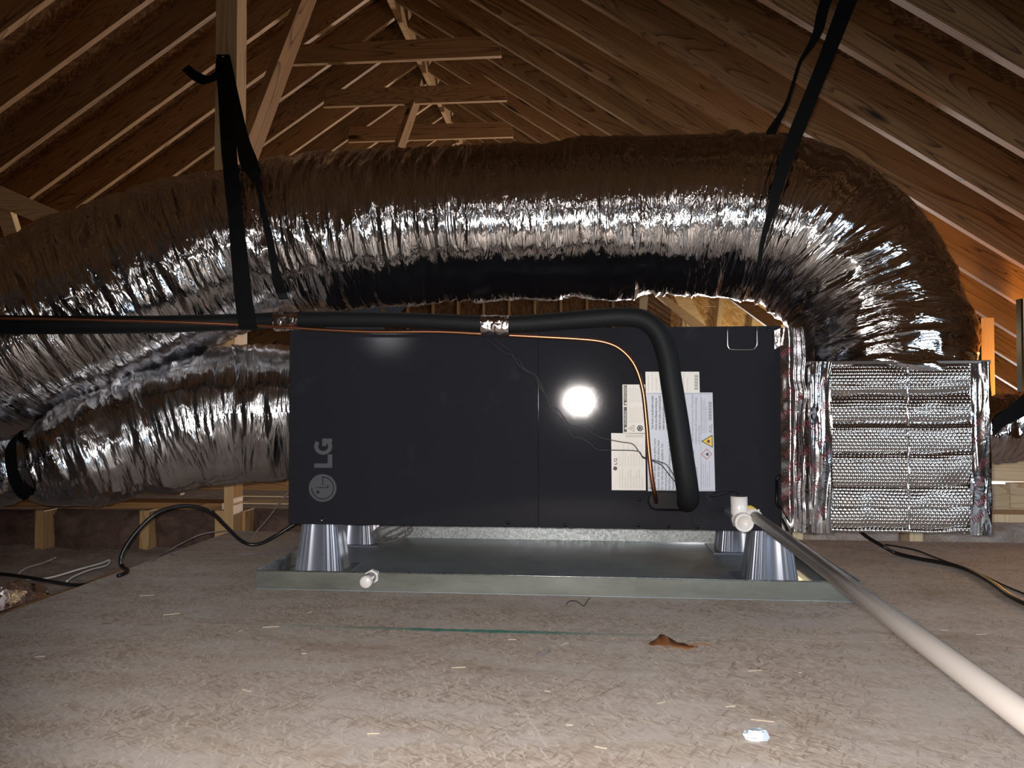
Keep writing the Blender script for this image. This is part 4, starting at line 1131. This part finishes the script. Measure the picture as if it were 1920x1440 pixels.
ribbon([(34, 812, 44, 806, 2.10), (22, 822, 36, 810, 2.02), (11, 840, 30, 830, 1.975), (9, 862, 31, 858, 1.955), (12, 886, 34, 882, 1.955), (20, 912, 44, 905, 1.975), (32, 930, 58, 921, 2.01), (44, 938, 66, 932, 2.08)], sC)
sD = empty('duct_strap', P(1895, 770, 2.5), 'thick black strap crossing the small foil duct at the right edge', 'strap')
ribbon([(1862, 785, 1866, 815, 2.55), (1885, 768, 1888, 796, 2.54), (1905, 752, 1906, 788, 2.54), (1925, 734, 1928, 775, 2.55), (1980, 690, 1985, 735, 2.6), (2060, 600, 2065, 640, 2.65)], sD)

# ------------------------------------------------------------------ cables
def cable(name, pts, r, mat, label, n=8, sub=6):
    return tag(MB().tube([Vector(p) for p in pts], r, n, sub=sub).build(name, M[mat], None, True), label, 'cable')
cable('power_cable', [P(575, 972, 2.50), P(548, 985, 2.48), P(520, 1003, 2.46), P(492, 1018, 2.45), P(470, 1021, 2.44), P(450, 1012, 2.42), P(420, 983, 2.38), P(395, 960, 2.34), P(360, 949, 2.30), P(325, 951, 2.26),
                       P(290, 965, 2.22), P(255, 998, 2.19), P(233, 1030, 2.17), P(226, 1052, 2.16), P(230, 1063, 2.15), PZ(239, 1071, 0.006), PZ(222, 1080, 0.004)],
      0.0062, 'cable', 'thick black cable looping up over the floor left of the pan')
cable('black_cable', [P(188, 1092, 1.99), P(165, 1096, 1.98), P(140, 1097, 1.99), P(110, 1093, 2.0), P(60, 1084, 2.02), P(20, 1078, 2.04), P(-60, 1070, 2.06)], 0.0052, 'cable', 'flat lying black cable below the left edge of the platform')
cable('white_cable', [P(50, 1086, 2.05), P(90, 1084, 2.1), P(150, 1067, 2.2), P(190, 1056, 2.3), P(205, 1050, 2.35), P(200, 1060, 2.3), P(170, 1068, 2.2), P(140, 1080, 2.1), P(125, 1090, 2.04)],
      0.0028, 'cable_white', 'white cable bent back on itself left of the platform')
cable('white_cable', [P(34, 1080, 2.05), P(38, 1072, 2.1), P(55, 1063, 2.2), P(80, 1056, 2.35), P(105, 1045, 2.6)], 0.0026, 'cable_white', 'white cable rising out of the foil scrap at far left')
cable('grey_cable', [P(580, 880, 2.75), P(535, 930, 2.72), P(500, 975, 2.66), P(478, 1000, 2.6), P(466, 1025, 2.55), P(463, 1033, 2.52)], 0.0028, 'cable_grey', 'thin grey cable slanting down beside the left end of the machine')
cable('grey_cable', [PZ(560, 1027, .003), PZ(480, 1038, .003), PZ(400, 1041, .003), PZ(320, 1040, .003)], 0.0022, 'cable_grey', 'thin pale cable lying flat across the floor left of the pan')
cable('grey_cable', [PZ(285, 1055, .003), P(310, 1036, 2.4), P(350, 1014, 2.45), P(385, 1000, 2.55), P(440, 995, 2.7), P(480, 1003, 2.7)], 0.0022, 'cable_grey', 'thin grey cable arching behind the thick black cable')
cable('black_cable', [P(1600, 985, 2.70), P(1625, 1006, 2.62), P(1655, 1024, 2.54), PZ(1680, 1037, .008), PZ(1720, 1047, .007), PZ(1780, 1058, .007), PZ(1820, 1071, .007), PZ(1860, 1093, .007), PZ(1890, 1115, .007), PZ(1920, 1131, .007), PZ(1990, 1160, .007)],
      0.0062, 'cable', 'thick black cable snaking over the dusty floor at right')
cable('thin_cable', [PZ(1660, 1021, .003), PZ(1715, 1031, .003), PZ(1760, 1048, .0035), PZ(1800, 1062, .003), PZ(1850, 1082, .003), PZ(1900, 1105, .003), PZ(1990, 1140, .003)],
      0.0026, 'cable', 'thin dark cable lying beside the thick one at right')
coil = empty('wire_coil', P(735, 1005, 2.6), 'loose coil of thin grey wire behind the left risers', 'cable')
mb = MB()
for i, (cx_, cy_, rx, ry, ph, Yc) in enumerate([(728, 1004, 33, 24, 0.3, 2.56), (738, 1002, 36, 20, 1.2, 2.60), (745, 996, 30, 14, 2.0, 2.62), (735, 1000, 38, 17, 2.6, 2.58)]):
    pts = [P(cx_ + rx * math.cos(a + ph), cy_ + ry * math.sin(a), Yc + 0.012 * math.sin(a * 1.3 + i)) for a in [2 * math.pi * k / 14 for k in range(15)]]
    MB().tube(pts, 0.0022, 6, sub=4).build('loop', M['cable_grey'], coil, True)

# ------------------------------------------------------------------ small things on the floor
def crumpled(name, c, size, seed, mat, label, cat, flat=0.5):
    bm = bmesh.new(); bmesh.ops.create_icosphere(bm, subdivisions=4, radius=1.0)
    rnd = random.Random(seed)
    cs = [Vector((rnd.uniform(-1, 1), rnd.uniform(-1, 1), rnd.uniform(-1, 1))).normalized() for _ in range(26)]
    hs = [rnd.uniform(0.55, 1.1) for _ in cs]
    for v in bm.verts:
        n = v.co.normalized()
        k = max(range(len(cs)), key=lambda i: n.dot(cs[i]) * hs[i])
        r = hs[k] / max(0.35, n.dot(cs[k]))
        v.co = n * min(r, 1.4)
    zmin = min(v.co.z for v in bm.verts) * flat
    for v in bm.verts: v.co = Vector((v.co.x * size[0], v.co.y * size[1], (v.co.z * flat - zmin) * size[2]))
    me = bpy.data.meshes.new(name); bm.to_mesh(me); bm.free()
    o = link(name, me, mat); o.location = c
    return tag(o, label, cat)
fo = crumpled('foil_scrap', PZ(12, 1112, -0.02), (0.05, 0.10, 0.085), 5, M['tape_small'], 'crumpled foil offcut at the far left edge below the platform', 'foil')
fo.location.z = -0.11
crumpled('film_scrap', PZ(1416, 1388, 0.0), (0.016, 0.013, 0.010), 8, M['paper'], 'crumpled pale blue plastic scrap on the floor near the bottom', 'scrap', 0.6)
# dry leaf
lf_ = empty('dry_leaf', PZ(1262, 1215), 'curled brown dry leaf lying on the floor in front of the pan', 'leaf')
c = PZ(1262, 1212)
rows = []
mb = MB()
n = 14
for i in range(n + 1):
    t_ = i / n; wd = 0.020 * math.sin(math.pi * t_) ** 0.7 * (1 + 0.25 * math.sin(t_ * 26)) + 0.001
    x_ = c.x - 0.045 + 0.09 * t_; y_ = c.y + 0.006 * math.sin(t_ * 5)
    mb.v += [(x_, y_ - wd, 0.002 + 0.004 * abs(math.sin(t_ * 4))), (x_ + 0.002, y_, 0.0015), (x_ - 0.004, y_ + wd, 0.003 + 0.013 * math.exp(-((t_ - 0.35) / 0.18) ** 2))]
for i in range(n):
    b = i * 3
    mb.f += [(b, b + 3, b + 4, b + 1), (b + 1, b + 4, b + 5, b + 2)]
o = mb.build('blade', M['leaf'], lf_, True); s_ = o.modifiers.new('s', 'SOLIDIFY'); s_.thickness = 0.0006
MB().tube([(c.x + 0.03, c.y, 0.003), (c.x + 0.055, c.y + 0.003, 0.006), (c.x + 0.075, c.y + 0.002, 0.002)], 0.0009, 6, sub=3).build('stalk', M['leaf'], lf_, True)
tag(MB().tube([PZ(1062, 1136, .002), PZ(1066, 1128, .012), PZ(1080, 1127, .018), PZ(1094, 1136, .003), PZ(1100, 1128, .010), PZ(1106, 1121, .014)], 0.0010, 6, sub=5).build('wire_scrap', M['cable'], None, True),
    'bent snippet of black wire on the floor before the pan', 'wire')
tag(MB().tube([PZ(1006, 1228, .002), PZ(1020, 1226, .003), PZ(1029, 1222, .005), PZ(1030, 1218, .007)], 0.0014, 6, sub=5).build('wire_scrap', M['ink_soft'], None, True),
    'tiny hooked dark snippet on the floor below the green line', 'wire')
tag(MB().mm(PZ(1302, 1121, 0) + Vector((0, 0, 0.0002)), PZ(1313, 1118, 0) + Vector((0, 0, 0.006))).build('plastic_bit', M['pvc']), 'tiny white plastic bit touching the pan front', 'scrap')
# screws and bits inside the pan
for (px, py, lb) in [(763, 1067, 'small dark screw standing in the pan at left'), (830, 1066, 'small dark chip lying in the pan left of centre'), (1064, 1062, 'small bright screw standing in the pan at centre')]:
    c = P(px, py, 2.05); c.z = 0.0022
    tag(MB().lathe(c, (0.25, -0.2, 1), [(0, .0012), (.020, .0016), (.0205, .0045), (.023, .004)], 8).build('loose_screw', M['screw'], None, True), lb, 'screw')
rnd = random.Random(3)
chipm = []
for k in range(4):
    mb = MB(); l_, w_ = 0.005 + 0.004 * k, 0.0008 + 0.0004 * (k % 2)
    mb.prism([(-l_, -w_, 0.0003), (l_ * 0.8, -w_ * 0.6, 0.0003), (l_, w_ * 0.5, 0.0003), (-l_ * 0.7, w_, 0.0003)], (0, 0, 0.0012))
    me = mb.mesh('wood_splinter'); me.materials.append(M['chip']); chipm.append(me)
def pos_ok(p): return not (PX0 - 0.02 < p.x < PX1 + 0.02 and PY0 - 0.02 < p.y)
spots = [(508, 1176, .25, 3), (960, 1200, .1, 1), (860, 1252, .2, 2), (275, 1117, .3, 3), (322, 1152, .45, 3), (75, 1232, .3, 1), (570, 1226, 0.1, 0), (1415, 1258, .2, 2), (1058, 1208, .9, 2),
         (1150, 1198, 1.0, 1), (1430, 1352, -.2, 3), (1068, 1360, 0, 0), (1370, 1325, .3, 1), (700, 1376, .1, 1), (1500, 1262, .5, 0), (1840, 1190, .2, 2), (1770, 1182, .1, 1), (1240, 1318, .6, 1)]
for i in range(8): spots.append((rnd.uniform(20, 1880), rnd.uniform(1140, 1425), rnd.uniform(-1.5, 1.5), rnd.choice([0, 0, 0, 1])))
LBL = {0: 'pale splinter at the left end of the green line', 3: 'pale splinter on the floor left of the pan corner', 4: 'long pale splinter near the left platform edge',
       7: 'pale splinter right of the dry leaf', 8: 'slanting pale splinter just left of the dry leaf', 10: 'yellowish splinter just above the crumpled blue scrap',
       11: 'tiny blunt wood chip left of the crumpled blue scrap', 15: 'pale splinter on the dusty floor right of the drain pipe'}
for si, (px, py, a, k) in enumerate(spots):
    p = PZ(px, py)
    if not pos_ok(p) or p.x < X_EDGE + 0.03: continue
    o = bpy.data.objects.new('wood_splinter', chipm[k]); COL.objects.link(o); o.location = (p.x, p.y, 0.0); o.rotation_euler.z = a
    tag(o, LBL.get(si, 'tiny pale wood splinter scattered on the dusty platform floor'), 'splinter', 'wood splinters on the floor')
